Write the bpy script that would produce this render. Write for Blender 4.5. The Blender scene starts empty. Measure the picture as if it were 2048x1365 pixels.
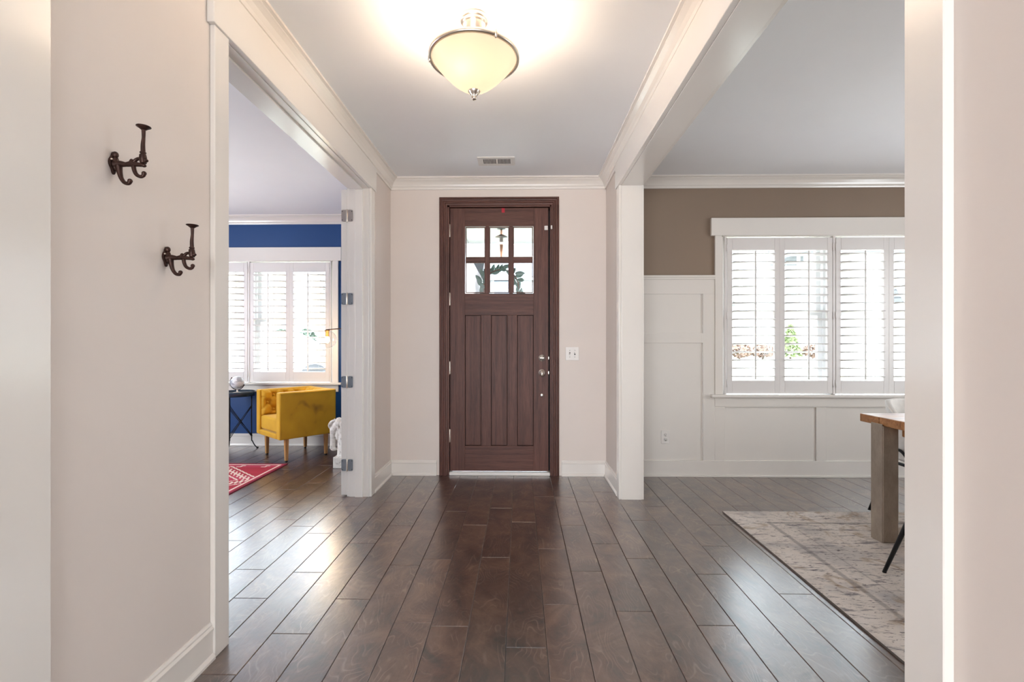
import bpy, bmesh, math, random
import numpy as np
from mathutils import Vector, Matrix, noise as mnoise

# ------------------------------------------------------------------ camera / world / exposure
SC = bpy.context.scene
COL = SC.collection
F = 940.0; HZ = 687.0; YAW = math.atan(16/F); CAMZ = 1.21
cam = bpy.data.cameras.new('camera'); camo = bpy.data.objects.new('camera', cam); COL.objects.link(camo)
camo.location = (0, 0, CAMZ); camo.rotation_euler = (math.pi/2, 0, YAW)
cam.sensor_width = 36; cam.lens = 36*F/2048; cam.shift_y = (HZ-682.5)/2048
cam.clip_start = 0.02; cam.clip_end = 300
SC.camera = camo
SC.view_settings.view_transform = 'Standard'; SC.view_settings.look = 'None'
SC.view_settings.gamma = 1.0; SC.view_settings.use_curve_mapping = False
SC.view_settings.exposure = 1.1
W = bpy.data.worlds.new('sky'); SC.world = W; W.use_nodes = True
bg = W.node_tree.nodes['Background']; bg.inputs[0].default_value = (0.82, 0.92, 1.04, 1); bg.inputs[1].default_value = 10.5

def area(name, loc, rot, sx, sy, energy, col, portal=False):
    l = bpy.data.lights.new(name, 'AREA'); l.shape = 'RECTANGLE'; l.size = sx; l.size_y = sy
    l.energy = energy; l.color = col
    if portal: l.cycles.is_portal = True
    o = bpy.data.objects.new(name, l); COL.objects.link(o); o.location = loc; o.rotation_euler = rot
    return o
R90 = math.pi/2
# added fill lights, no windows modelled: behind the camera and at both side walls
area('living_rear_fill', (-1.1, -5.9, 1.35), (R90+.42, 0, 0), 5.0, 2.1, 325, (0.93, 0.965, 1.0))
area('office_side_fill', (-4.82, 3.2, 1.45), (R90, 0, -R90), 1.8, 1.4, 48, (0.92, 0.96, 1.0))
area('dining_side_fill', (4.62, 2.2, 1.45), (R90, 0, R90), 1.8, 1.4, 30, (0.90, 0.96, 1.0))
# portals: they give no light, they only help the sky find the openings
area('window_portal_dining', (2.83, 4.62, 1.46), (-R90, 0, 0), 1.95, 1.5, 1, (1, 1, 1), True)
area('window_portal_office', (-3.22, 5.84, 1.46), (-R90, 0, 0), 1.95, 1.5, 1, (1, 1, 1), True)

# ------------------------------------------------------------------ constants of the house
D = 4.30            # inner face of the front wall (foyer, dining room)
DO = 5.52           # inner face of the office front wall
XL = -1.19          # foyer left wall face
XLO = -1.345        # office face of that wall
XR = 0.785          # foyer right wall face
XRO = 0.937         # dining face of that wall
ZC = 2.715          # ceiling
ZH = 2.43           # opening head
YL0, YL1 = 1.875, 3.68     # left opening
YR0, YR1 = 0.954, 3.645    # right opening

# ------------------------------------------------------------------ helpers
def lin(h):
    r = [int(h[i:i+2], 16)/255 for i in (0, 2, 4)]
    return tuple((c/12.92 if c <= .04045 else ((c+.055)/1.055)**2.4) for c in r)

def newmat(name):
    m = bpy.data.materials.new(name); m.use_nodes = True
    nt = m.node_tree; b = nt.nodes['Principled BSDF']
    return m, nt, b

def N(nt, t, **kw):
    n = nt.nodes.new(t)
    for k, v in kw.items():
        setattr(n, k, v)
    return n

def ramp(nt, src, stops):
    r = N(nt, 'ShaderNodeValToRGB'); nt.links.new(src, r.inputs[0])
    e = r.color_ramp.elements
    while len(e) < len(stops): e.new(0.5)
    for i, (p, c) in enumerate(stops):
        e[i].position = p; e[i].color = (*c, 1) if len(c) == 3 else c
    return r

def mapping(nt, scale=(1, 1, 1), coord='Object', rnd=False):
    tc = N(nt, 'ShaderNodeTexCoord'); mp = N(nt, 'ShaderNodeMapping')
    mp.inputs['Scale'].default_value = scale
    src = tc.outputs[coord]
    if rnd:
        oi = N(nt, 'ShaderNodeObjectInfo'); mu = N(nt, 'ShaderNodeMath', operation='MULTIPLY'); mu.inputs[1].default_value = 37.0
        nt.links.new(oi.outputs['Random'], mu.inputs[0])
        ad = N(nt, 'ShaderNodeVectorMath', operation='ADD')
        nt.links.new(src, ad.inputs[0]); nt.links.new(mu.outputs[0], ad.inputs[1]); src = ad.outputs[0]
    nt.links.new(src, mp.inputs[0])
    return mp.outputs[0]

def noise(nt, vec, scale=5, detail=3, rough=.5, dist=0):
    n = N(nt, 'ShaderNodeTexNoise'); n.inputs['Scale'].default_value = scale; n.inputs['Detail'].default_value = detail
    n.inputs['Roughness'].default_value = rough; n.inputs['Distortion'].default_value = dist
    if vec is not None: nt.links.new(vec, n.inputs['Vector'])
    return n.outputs['Fac']

def bump(nt, b, h, strength=.2, dist=.002):
    bp = N(nt, 'ShaderNodeBump'); bp.inputs['Strength'].default_value = strength; bp.inputs['Distance'].default_value = dist
    nt.links.new(h, bp.inputs['Height']); nt.links.new(bp.outputs[0], b.inputs['Normal'])

def paint(name, hexc, rough=.5, var=.03, scale=3, bstr=.05, metal=0, spec=.5, bscale=220):
    m, nt, b = newmat(name); c = lin(hexc)
    v = mapping(nt); f = noise(nt, v, scale, 4)
    lo = tuple(x*(1-var) for x in c); hi = tuple(min(1, x*(1+var)) for x in c)
    r = ramp(nt, f, [(.35, lo), (.65, hi)]); nt.links.new(r.outputs[0], b.inputs['Base Color'])
    b.inputs['Roughness'].default_value = rough; b.inputs['Metallic'].default_value = metal
    b.inputs['Specular IOR Level'].default_value = spec
    if bstr: bump(nt, b, noise(nt, v, bscale, 2), bstr, .0006)
    return m

def metal(name, hexc, rough=.3, var=.06):
    return paint(name, hexc, rough, var, 25, .03, 1.0)

def wood(name, dark, light, axis=2, rough=.4, fine=60, stretch=14, rnd=True, bstr=.15, spec=.5):
    m, nt, b = newmat(name)
    s = [stretch, stretch, stretch]; s[axis] = 1.0
    v = mapping(nt, tuple(s), rnd=rnd)
    a = noise(nt, v, 1.6, 4, .6, .4); g = noise(nt, v, 9.0, 5, .7)
    mx = N(nt, 'ShaderNodeMath', operation='ADD'); nt.links.new(a, mx.inputs[0]); nt.links.new(g, mx.inputs[1])
    hv = N(nt, 'ShaderNodeMath', operation='MULTIPLY'); hv.inputs[1].default_value = .5; nt.links.new(mx.outputs[0], hv.inputs[0])
    r = ramp(nt, hv.outputs[0], [(.34, lin(dark)), (.66, lin(light))])
    nt.links.new(r.outputs[0], b.inputs['Base Color'])
    b.inputs['Roughness'].default_value = rough; b.inputs['Specular IOR Level'].default_value = spec
    bump(nt, b, g, bstr, .001)
    return m

class MB:
    """collects geometry for one mesh object"""
    def __init__(s): s.v = []; s.f = []; s.mi = []; s.sm = []
    def add(s, vs, fs, mi=0, smooth=False):
        o = len(s.v); s.v += [tuple(p) for p in vs]
        for f in fs: s.f.append([i+o for i in f]); s.mi.append(mi); s.sm.append(smooth)
        return s
    def box(s, x0, x1, y0, y1, z0, z1, mi=0, mis=None):
        x0, x1 = min(x0, x1), max(x0, x1); y0, y1 = min(y0, y1), max(y0, y1); z0, z1 = min(z0, z1), max(z0, z1)
        vs = [(x0,y0,z0),(x1,y0,z0),(x1,y1,z0),(x0,y1,z0),(x0,y0,z1),(x1,y0,z1),(x1,y1,z1),(x0,y1,z1)]
        fs = [(3,2,1,0),(4,5,6,7),(0,1,5,4),(1,2,6,5),(2,3,7,6),(3,0,4,7)]   # -z +z -y +x +y -x
        o = len(s.v); s.v += vs
        for k, f in enumerate(fs):
            s.f.append([i+o for i in f]); s.mi.append(mis.get(k, mi) if mis else mi); s.sm.append(False)
        return s
    def prism(s, prof, p0, p1, u, w, mi=0):
        """profile [(a,b)] swept from p0 to p1; a along u, b along w"""
        n = len(prof); p0 = Vector(p0); p1 = Vector(p1); u = Vector(u); w = Vector(w)
        vs = [p0+u*a+w*b for a, b in prof]+[p1+u*a+w*b for a, b in prof]
        fs = [(i, (i+1) % n, n+(i+1) % n, n+i) for i in range(n)]+[tuple(range(n))[::-1], tuple(range(n, 2*n))]
        return s.add(vs, fs, mi)
    def lathe(s, prof, seg=24, c=(0,0,0), axis='z', mi=0, smooth=True, cap=True):
        vs = []; fs = []; n = len(prof)
        for r, h in prof:
            for k in range(seg):
                a = 2*math.pi*k/seg; x, y = r*math.cos(a), r*math.sin(a)
                p = (x, y, h) if axis == 'z' else ((x, h, y) if axis == 'y' else (h, x, y))
                vs.append((p[0]+c[0], p[1]+c[1], p[2]+c[2]))
        for i in range(n-1):
            for k in range(seg):
                k2 = (k+1) % seg
                fs.append((i*seg+k, i*seg+k2, (i+1)*seg+k2, (i+1)*seg+k))
        if cap:
            fs.append(tuple(range(seg))[::-1]); fs.append(tuple(range((n-1)*seg, n*seg)))
        return s.add(vs, fs, mi, smooth)
    def tube(s, pts, r, seg=10, mi=0, smooth=True, closed=False, spline=0):
        pts = [Vector(p) for p in pts]
        rs = list(r) if isinstance(r, (list, tuple)) else [r]*len(pts)
        if spline:
            P, RR = [], []
            m = len(pts); rng = range(m if closed else m-1)
            for i in rng:
                a = pts[(i-1) % m] if (closed or i > 0) else pts[i]; b_ = pts[i]; c = pts[(i+1) % m]
                d = pts[(i+2) % m] if (closed or i+2 < m) else c
                for k in range(spline):
                    t = k/spline
                    P.append(.5*((2*b_)+(c-a)*t+(2*a-5*b_+4*c-d)*t*t+(3*b_-a-3*c+d)*t**3)); RR.append(rs[i]*(1-t)+rs[(i+1) % m]*t)
            if not closed: P.append(pts[-1]); RR.append(rs[-1])
            pts, rs = P, RR
        n = len(pts); vs = []; fs = []; prev = None
        for i, p in enumerate(pts):
            a = pts[i-1] if (i > 0 or closed) else p; b_ = pts[(i+1) % n] if (i < n-1 or closed) else p
            t = (b_-a).normalized()
            if prev is None:
                ref = Vector((0,0,1)) if abs(t.z) < .9 else Vector((1,0,0)); nn = t.cross(ref).normalized()
            else:
                nn = (prev-t*prev.dot(t)).normalized()
            prev = nn; bb = t.cross(nn)
            for k in range(seg):
                an = 2*math.pi*k/seg; vs.append(p+(nn*math.cos(an)+bb*math.sin(an))*rs[i])
        for i in range(n if closed else n-1):
            j = (i+1) % n
            for k in range(seg):
                k2 = (k+1) % seg; fs.append((i*seg+k, i*seg+k2, j*seg+k2, j*seg+k))
        if not closed:
            fs.append(tuple(range(seg))[::-1]); fs.append(tuple(range((n-1)*seg, n*seg)))
        return s.add(vs, fs, mi, smooth)
    def ball(s, c, r, seg=16, rings=10, mi=0, rot=None):
        rx, ry, rz = r if isinstance(r, (tuple, list)) else (r, r, r)
        vs = []; fs = []
        M = rot.to_matrix() if rot is not None else Matrix.Identity(3)
        for i in range(rings+1):
            th = math.pi*i/rings
            for k in range(seg):
                a = 2*math.pi*k/seg
                p = M @ Vector((rx*math.sin(th)*math.cos(a), ry*math.sin(th)*math.sin(a), rz*math.cos(th)))
                vs.append(p+Vector(c))
        for i in range(rings):
            for k in range(seg):
                k2 = (k+1) % seg; fs.append((i*seg+k, (i+1)*seg+k, (i+1)*seg+k2, i*seg+k2))
        return s.add(vs, fs, mi, True)
    def grid(s, fn, nu, nv, mi=0, smooth=True):
        vs = [fn(i/nu, j/nv) for j in range(nv+1) for i in range(nu+1)]
        fs = [(j*(nu+1)+i, j*(nu+1)+i+1, (j+1)*(nu+1)+i+1, (j+1)*(nu+1)+i) for j in range(nv) for i in range(nu)]
        return s.add(vs, fs, mi, smooth)
    def mesh(s, name, mats, bevel=0, bseg=2, fix=True):
        me = bpy.data.meshes.new(name); me.from_pydata(s.v, [], s.f)
        me.polygons.foreach_set('material_index', s.mi); me.polygons.foreach_set('use_smooth', s.sm)
        for m in (mats if isinstance(mats, (list, tuple)) else [mats]): me.materials.append(m)
        if bevel or fix:
            bm = bmesh.new(); bm.from_mesh(me)
            if fix: 
                bmesh.ops.remove_doubles(bm, verts=bm.verts, dist=1e-6)
                bmesh.ops.recalc_face_normals(bm, faces=bm.faces)
            if bevel:
                ed = [e for e in bm.edges if len(e.link_faces) == 2 and e.calc_face_angle(0) > .5]
                bmesh.ops.bevel(bm, geom=ed, offset=bevel, segments=bseg, profile=.5, affect='EDGES', clamp_overlap=True)
                if bseg > 1:
                    for f in bm.faces: f.smooth = f.smooth or f.calc_area() < 0
            bm.to_mesh(me); bm.free()
        me.update(); return me
    def build(s, name, mats, parent=None, bevel=0, bseg=2, loc=None, fix=True):
        return link(name, s.mesh(name, mats, bevel, bseg, fix), parent, loc)

def link(name, me, parent=None, loc=None, rot=None):
    o = bpy.data.objects.new(name, me); COL.objects.link(o)
    if parent is not None: o.parent = parent
    if loc is not None: o.location = loc
    if rot is not None: o.rotation_euler = rot
    return o

def tag(o, label, cat, group=None, kind=None):
    o['label'] = label; o['category'] = cat
    if group: o['group'] = group
    if kind: o['kind'] = kind
    return o

def thing(name, label, cat, loc=(0,0,0), rz=0, group=None, kind=None):
    o = bpy.data.objects.new(name, None); COL.objects.link(o); o.location = loc; o.rotation_euler = (0, 0, rz)
    o.empty_display_size = .05
    return tag(o, label, cat, group, kind)

def copy_tree(o, parent=None):
    c = o.copy(); COL.objects.link(c); c.parent = parent
    for ch in list(o.children): copy_tree(ch, c)
    return c

def bx(name, m, parent, x0, x1, y0, y1, z0, z1, bevel=0, bseg=1):
    """a box part whose own origin is the box centre (x,y) and base"""
    cx, cy, cz = (x0+x1)/2, (y0+y1)/2, min(z0, z1)
    return MB().box(x0-cx, x1-cx, y0-cy, y1-cy, z0-cz, z1-cz).build(name, m, parent, bevel, bseg, loc=(cx, cy, cz))

# ------------------------------------------------------------------ materials
M = {}
M['wall'] = paint('warm_white_wall_paint', 'ddd2ca', .55, .012, 2, .04)
M['trim'] = paint('semi_gloss_white_trim', 'e6e0d9', .22, .012, 2, .02, bscale=60)
M['trim'].node_tree.nodes['Principled BSDF'].inputs['Coat Weight'].default_value = .6; M['trim'].node_tree.nodes['Principled BSDF'].inputs['Coat Roughness'].default_value = .16
M['ceil'] = paint('flat_ceiling_paint', 'eff0f2', .7, .01, 2, .05)
M['taupe'] = paint('taupe_wall_paint', '8a7766', .6, .02, 2, .05)
M['blue'] = paint('royal_blue_wall_paint', '0f427c', .45, .03, 2, .04)
M['shutter'] = paint('satin_white_shutter_paint', 'e3dedb', .35, .01, 4, .01)
M['vinyl'] = paint('white_vinyl_sash', 'e8e8e8', .4, .01, 4, .01)
M['nickel'] = metal('brushed_nickel', 'c9beb2', .3)
M['chrome'] = metal('satin_chrome', 'ece6de', .42)
M['steelhinge'] = paint('grey_satin_hinge_steel', '8f9498', .35, .05, 25, .03, .35)
M['iron'] = paint('dark_bronze_cast_iron', '3c261f', .42, .25, 60, .3, .55, bscale=120)
M['black'] = paint('black_powder_coated_metal', '17181b', .35, .1, 30, .04, .3)
M['plate'] = paint('white_plastic_plate', 'e4dfda', .3, .01, 4, 0)
M['slot'] = paint('dark_slot', '2b2a2a', .6, .05, 4, 0)
M['doorv'] = wood('mahogany_vertical_grain', '3c221b', '6e473d', 2, .48, stretch=26, spec=.3)
M['doorh'] = wood('mahogany_horizontal_grain', '3c221b', '6e473d', 0, .48, stretch=26, spec=.3)
M['dooredge'] = paint('dark_gasket_and_groove_shade', '120d0c', .7, .1, 8, 0)  # door seals, and the shade painted into the panel grooves
M['rubber'] = paint('dark_rubber', '1a1715', .6, .1, 8, 0)

def glass_mat(name, tint=(1, 1, 1), gl=.06, rough=0.02):
    m = bpy.data.materials.new(name); m.use_nodes = True; nt = m.node_tree; nt.nodes.clear()
    o = N(nt, 'ShaderNodeOutputMaterial'); mx = N(nt, 'ShaderNodeMixShader'); t = N(nt, 'ShaderNodeBsdfTransparent'); g = N(nt, 'ShaderNodeBsdfGlossy')
    t.inputs[0].default_value = (*tint, 1); g.inputs['Roughness'].default_value = rough
    lw = N(nt, 'ShaderNodeLayerWeight'); lw.inputs[0].default_value = .5
    pw_ = N(nt, 'ShaderNodeMath', operation='POWER'); pw_.inputs[1].default_value = 4.0; nt.links.new(lw.outputs['Facing'], pw_.inputs[0])
    ma = N(nt, 'ShaderNodeMath', operation='MULTIPLY_ADD'); ma.inputs[1].default_value = .8; ma.inputs[2].default_value = gl*.6; nt.links.new(pw_.outputs[0], ma.inputs[0])
    nt.links.new(ma.outputs[0], mx.inputs[0]); nt.links.new(t.outputs[0], mx.inputs[1]); nt.links.new(g.outputs[0], mx.inputs[2]); nt.links.new(mx.outputs[0], o.inputs[0])
    return m
M['glass'] = glass_mat('window_glass', (.97, .985, .98))
M['globe_glass'] = glass_mat('clear_lamp_glass', (.97, .97, .97), .1)

def emit(name, col, strength):
    m, nt, b = newmat(name); b.inputs['Base Color'].default_value = (*col, 1)
    b.inputs['Emission Color'].default_value = (*col, 1); b.inputs['Emission Strength'].default_value = strength
    return m

def floor_mat(name, planked):
    m, nt, b = newmat(name)
    v = mapping(nt, (1, 1, 1), rnd=True)
    vs = N(nt, 'ShaderNodeMapping'); vs.inputs['Scale'].default_value = (1, .42, 1); nt.links.new(v, vs.inputs[0])
    base = noise(nt, vs.outputs[0], 3.4, 3, .5, .35)
    # contour lines of the figure
    mu = N(nt, 'ShaderNodeMath', operation='MULTIPLY'); mu.inputs[1].default_value = 30; nt.links.new(base, mu.inputs[0])
    fr = N(nt, 'ShaderNodeMath', operation='FRACT'); nt.links.new(mu.outputs[0], fr.inputs[0])
    line = ramp(nt, fr.outputs[0], [(.0, (0,0,0)), (.36, (.0,.0,.0)), (.5, (1,1,1)), (.66, (.1,.1,.1)), (1.0, (0,0,0))])
    br = noise(nt, v, 9, 3)
    brm = ramp(nt, br, [(.42, (0,0,0)), (.68, (1,1,1))])
    lm = N(nt, 'ShaderNodeMath', operation='MULTIPLY'); nt.links.new(line.outputs[0], lm.inputs[0]); nt.links.new(brm.outputs[0], lm.inputs[1])
    lm2 = N(nt, 'ShaderNodeMath', operation='MULTIPLY'); lm2.inputs[1].default_value = .30; nt.links.new(lm.outputs[0], lm2.inputs[0])
    vc = N(nt, 'ShaderNodeMapping'); vc.inputs['Scale'].default_value = (1.3, 1.0, 1); nt.links.new(v, vc.inputs[0]); cl = noise(nt, vc.outputs[0], 4.2, 6, .66, .9)
    cr = ramp(nt, cl, [(.30, lin('1e0f09')), (.46, lin('43291d')), (.72, lin('6a4d3a'))])
    oi = N(nt, 'ShaderNodeObjectInfo')
    hsv = N(nt, 'ShaderNodeHueSaturation'); nt.links.new(cr.outputs[0], hsv.inputs['Color'])
    mr = N(nt, 'ShaderNodeMapRange'); mr.inputs[3].default_value = .78; mr.inputs[4].default_value = 1.2
    nt.links.new(oi.outputs['Random'], mr.inputs[0]); nt.links.new(mr.outputs[0], hsv.inputs['Value'])
    mix = N(nt, 'ShaderNodeMix', data_type='RGBA'); nt.links.new(lm2.outputs[0], mix.inputs[0])
    nt.links.new(hsv.outputs[0], mix.inputs[6]); mix.inputs[7].default_value = (*lin('a58a76'), 1)
    nt.links.new(mix.outputs[2], b.inputs['Base Color'])
    b.inputs['Roughness'].default_value = .34; b.inputs['Specular IOR Level'].default_value = .6
    b.inputs['Coat Weight'].default_value = 1.0; b.inputs['Coat Roughness'].default_value = .27; b.inputs['Coat IOR'].default_value = 2.2
    # hand-scraped relief: ripples across and along the board
    rp = N(nt, 'ShaderNodeMapping'); rp.inputs['Scale'].default_value = (34, 9, 1); rp.inputs['Rotation'].default_value = (0, 0, .3); nt.links.new(v, rp.inputs[0])
    h1 = noise(nt, rp.outputs[0], 1, 3, .55, 1.0)
    ad = N(nt, 'ShaderNodeMath', operation='MULTIPLY_ADD'); ad.inputs[1].default_value = .6
    nt.links.new(br, ad.inputs[0]); nt.links.new(h1, ad.inputs[2])
    bump(nt, b, ad.outputs[0], .42, .0035)
    return m
M['floor'] = floor_mat('dark_hand_scraped_hardwood', True)
M['groove'] = paint('dark_floor_groove', '1c1411', .6, .1, 10, 0)

# ------------------------------------------------------------------ structure: floor
fl = tag(MB().box(-5.1, 4.9, -6.2, D+.15, -.12, -.012).box(-5.1, XLO+.05, D+.15, DO+.15, -.12, -.012).build('floor', M['groove']),
         'dark brown hand-scraped hardwood floor running through all rooms', 'floor', kind='structure')
random.seed(11)
PW = .163; PX0 = .107
def unpx(px, py):
    d = CAMZ*F/(py-HZ); t = math.atan((px-1024)/F)-YAW
    y = d/(math.cos(YAW)-math.tan(t)*math.sin(YAW)*1.0) if False else d
    return y*math.tan(t), y
seen = [(486,1144),(606,1149),(696,1202),(571,1273),(803,1133),(593,1056),(629,1070),(659,996),(678,1015),(558,1043),(556,1018),(504,994),(563,982),(623,969),
        (460,1036),(462,1086),(1119,1209),(1050,1296),(985,1116),(1169,1142),(1279,1116),(1283,1040),(1206,1087),(1420,1146),(1429,1090),(1430,1248),(1588,1184),(1206,984),(1129,995)]
forced = {}
for px, py in seen:
    x, y = unpx(px, py); forced.setdefault(math.floor((x-PX0)/PW), []).append(y)
def plank_mesh(w, l):
    t = .012; e = .0022; h = .0022
    m = MB()
    vs = [(e,e,0),(w-e,e,0),(w-e,l-e,0),(e,l-e,0),(0,0,-h),(w,0,-h),(w,l,-h),(0,l,-h),(0,0,-t),(w,0,-t),(w,l,-t),(0,l,-t)]
    fs = [(0,1,2,3),(4,5,1,0),(5,6,2,1),(6,7,3,2),(7,4,0,3),(8,9,5,4),(9,10,6,5),(10,11,7,6),(11,8,4,7)]
    return m.add(vs, fs).mesh('plank', M['floor'], fix=False)
G = .0012
rest = MB()
def rest_row(x0, y0, y1):
    a = y0
    while a < y1-.02:
        b_ = min(y1, a+random.uniform(.7, 1.4))
        if y1-b_ < .3: b_ = y1
        w, l, e, h, t = PW-G, b_-a-G, .0022, .0022, .012; X, Y = x0+G/2, a+G/2
        vs = [(e,e,0),(w-e,e,0),(w-e,l-e,0),(e,l-e,0),(0,0,-h),(w,0,-h),(w,l,-h),(0,l,-h)]
        rest.add([(X+p, Y+q, r) for p, q, r in vs], [(0,1,2,3),(4,5,1,0),(5,6,2,1),(6,7,3,2),(7,4,0,3)])
        a = b_
nplank = 0
for k in range(-31, 28):
    x0 = PX0+k*PW; x1 = x0+PW
    ymax = DO if x1 < XLO+.1 else D+.02
    # only the stretch of the row that the photograph can show
    xm = (x0+x1)/2
    ymin = 1.1 if -1.0 < xm < .8 else 1.15
    if xm < -1.3: ymin = max(1.5, abs(xm)*.9*1.0) if xm > -2.2 else abs(xm)*1.55
    if xm > .8: ymin = max(1.1, xm*1.12)
    if k < -21 or k > 17:
        rest_row(x0, .72, ymax); continue
    rest_row(x0, .72, ymin)
    fj = sorted(forced.get(k, [])); js = [ymin-.0]; 
    cuts = []
    for a in fj:
        if not cuts or a-cuts[-1] > .3: cuts.append(a)
    allc = [ymin]+[c for c in cuts if ymin+.1 < c < ymax-.08]+[ymax]
    full = [allc[0]]
    for a, b_ in zip(allc, allc[1:]):
        gap = b_-a; n = max(1, round(gap/random.uniform(.75, 1.35)))
        for i in range(1, n): full.append(a+gap*(i+random.uniform(-.18, .18))/n)
        full.append(b_)
    for a, b_ in zip(full, full[1:]):
        link('plank', plank_mesh(PW-G, b_-a-G), fl, (x0+G/2, a+G/2, 0)); nplank += 1
print('planks', nplank)
ro = rest.build('boards', M['floor'], fl, fix=False); ro['kind'] = 'stuff'
# the same boards beyond what the photograph shows
def far_floor(name, x0, x1, y0, y1):
    return MB().box(x0, x1, y0, y1, -.012, -.001).build(name, M['floor'], fl)
far_floor('hidden_boards', -5.0, 4.8, -6.1, .719)

# ------------------------------------------------------------------ ceiling, walls
tag(MB().box(-5.1, 4.9, -6.2, D+.15, ZC, ZC+.12).box(-5.1, XLO+.15, D+.15, DO+.15, ZC, ZC+.12).build('ceiling', M['ceil']),
    'smooth white painted ceiling over the foyer and both side rooms', 'ceiling', kind='structure')

def wall(name, label, mats, boxes):
    m = MB()
    for b in boxes: m.box(*b[:6], mi=0, mis=b[6] if len(b) > 6 else None)
    return tag(m.build(name, mats, fix=False), label, 'wall', kind='structure')

# front wall, foyer part; door opening
DX0, DX1, DZ1 = -.701, .318, 2.50      # rough opening of the front door
wall('wall_front_foyer', 'warm white wall around the brown front door', [M['wall'], M['vinyl']],
     [(XLO, DX0, D, D+.15, 0, ZC, {4: 1}), (DX1, XRO, D, D+.15, 0, ZC, {4: 1}), (DX0, DX1, D, D+.15, DZ1, ZC, {4: 1})])
# dining front wall with window hole
DWX0, DWX1, WZ0, WZ1 = 1.822, 3.842, .735, 2.195
wfd = wall('wall_front_dining', 'taupe wall with white panelled wainscot around the dining room window', [M['taupe'], M['vinyl']],
     [(XRO, DWX0, D, D+.15, 0, ZC, {4: 1}), (DWX1, 4.9, D, D+.15, 0, ZC, {4: 1}), (DWX0, DWX1, D, D+.15, WZ1, ZC, {4: 1}), (DWX0, DWX1, D, D+.15, 0, WZ0, {4: 1})])
OWX1 = -2.2; OWX0 = OWX1-2.02
wall('wall_front_office', 'royal blue office wall holding the shuttered window', [M['blue'], M['vinyl']],
     [(-5.1, OWX0, DO, DO+.15, 0, ZC, {4: 1}), (OWX1, XLO+.15, DO, DO+.15, 0, ZC, {4: 1}), (OWX0, OWX1, DO, DO+.15, WZ1, ZC, {4: 1}), (OWX0, OWX1, DO, DO+.15, 0, WZ0, {4: 1})])
wall('wall_left', 'warm white foyer wall that carries the two iron coat hooks', [M['wall'], M['blue'], M['vinyl']],
     [(XLO, XL, .55, YL0-.016, 0, ZC, {5: 1}), (XLO, XL, YL1+.016, D, 0, ZC, {5: 1}), (XLO, XL, YL0-.016, YL1+.016, ZH+.016, ZC, {5: 1}), (XLO, XLO+.15, D, DO, 0, ZC, {5: 1, 3: 2})])
wall('wall_right', 'warm white foyer wall with the wide cased opening to the dining room', [M['wall'], M['taupe']],
     [(XR, XRO, .35, YR0-.016, 0, ZC, {3: 1}), (XR, XRO, YR1+.016, D, 0, ZC, {3: 1}), (XR, XRO, YR0-.016, YR1+.016, ZH+.016, ZC, {3: 1})])
wall('wall_office_rear', 'blue office wall out of view behind the hook wall', [M['blue'], M['wall']], [(-5.1, XLO, .55, .7, 0, ZC, {2: 1})])
wall('wall_office_side', 'blue side wall of the office out of view', [M['blue']], [(-5.1, -4.95, .7, DO+.15, 0, ZC)])
wall('wall_dining_rear', 'taupe rear wall of the dining room out of view', [M['taupe'], M['wall']], [(XRO, 4.9, .35, .5, 0, ZC, {2: 1})])
wall('wall_dining_side', 'taupe side wall of the dining room out of view', [M['taupe']], [(4.75, 4.9, .5, D+.15, 0, ZC)])
wall('wall_living_rear', 'white rear wall of the living room behind the viewer', [M['wall']], [(-5.1, 4.9, -6.2, -6.05, 0, ZC)])
wall('wall_living_west', 'white side wall of the living room behind the viewer', [M['wall']], [(-5.1, -4.95, -6.05, .55, 0, ZC)])
wall('wall_living_east', 'white side wall of the living room opposite', [M['wall']], [(4.75, 4.9, -6.05, .35, 0, ZC)])

# ------------------------------------------------------------------ crown mouldings, baseboards
CP = .082; CH = .098
crown_prof = [(0, 0), (0, -CH), (.012, -CH), (.016, -CH+.010), (.016, -CH+.020), (.024, -CH+.024), (.030, -CH+.040), (.044, -CH+.060), (.058, -CH+.072), (.066, -.020), (.066, -.016), (CP, -.013), (CP, 0)]
tn = [0]
def trim(label, cat='trim'):
    tn[0] += 1
    return lambda m, mt, bevel=0: tag(m.build('trim_%d' % tn[0], mt, bevel=bevel, bseg=1), label, cat, kind='structure')
def crown(label, p0, p1, u):
    trim(label, 'crown moulding')(MB().prism(crown_prof, p0, p1, u, (0, 0, 1)), M['trim'])
crown('white crown moulding above the office opening', (XL, .55, ZC), (XL, D, ZC), (1, 0, 0))
crown('white crown moulding above the dining room opening', (XR, .35, ZC), (XR, D, ZC), (-1, 0, 0))
crown('white crown moulding over the front door', (XL, D, ZC), (XR, D, ZC), (0, -1, 0))
crown('white crown moulding above the dining room window', (XRO, D, ZC), (4.75, D, ZC), (0, -1, 0))
crown('white crown moulding above the office window', (-4.95, DO, ZC), (XLO, DO, ZC), (0, -1, 0))
base_prof = [(0, 0), (.024, 0), (.024, .010), (.018, .020), (.013, .022), (.013, .108), (.017, .112), (.017, .118), (.010, .126), (.010, .132), (.004, .140), (0, .140)]
def baseboard(name, label, p0, p1, u):
    return tag(MB().prism(base_prof, p0, p1, u, (0, 0, 1)).build(name, M['trim']), label, 'baseboard', kind='structure')
baseboard('baseboard_left_near', 'white baseboard under the coat hooks', (XL, .55, 0), (XL, YL0-.093, 0), (1, 0, 0))
baseboard('baseboard_left_far', 'white baseboard between the office opening and the door wall', (XL, YL1+.093, 0), (XL, D, 0), (1, 0, 0))
baseboard('baseboard_right_far', 'white baseboard between the dining opening and the door wall', (XR, YR1+.088, 0), (XR, D, 0), (-1, 0, 0))
baseboard('baseboard_front_left', 'white baseboard on the hinge side of the front door', (XL, D, 0), (DX0-.062, D, 0), (0, -1, 0))
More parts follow.
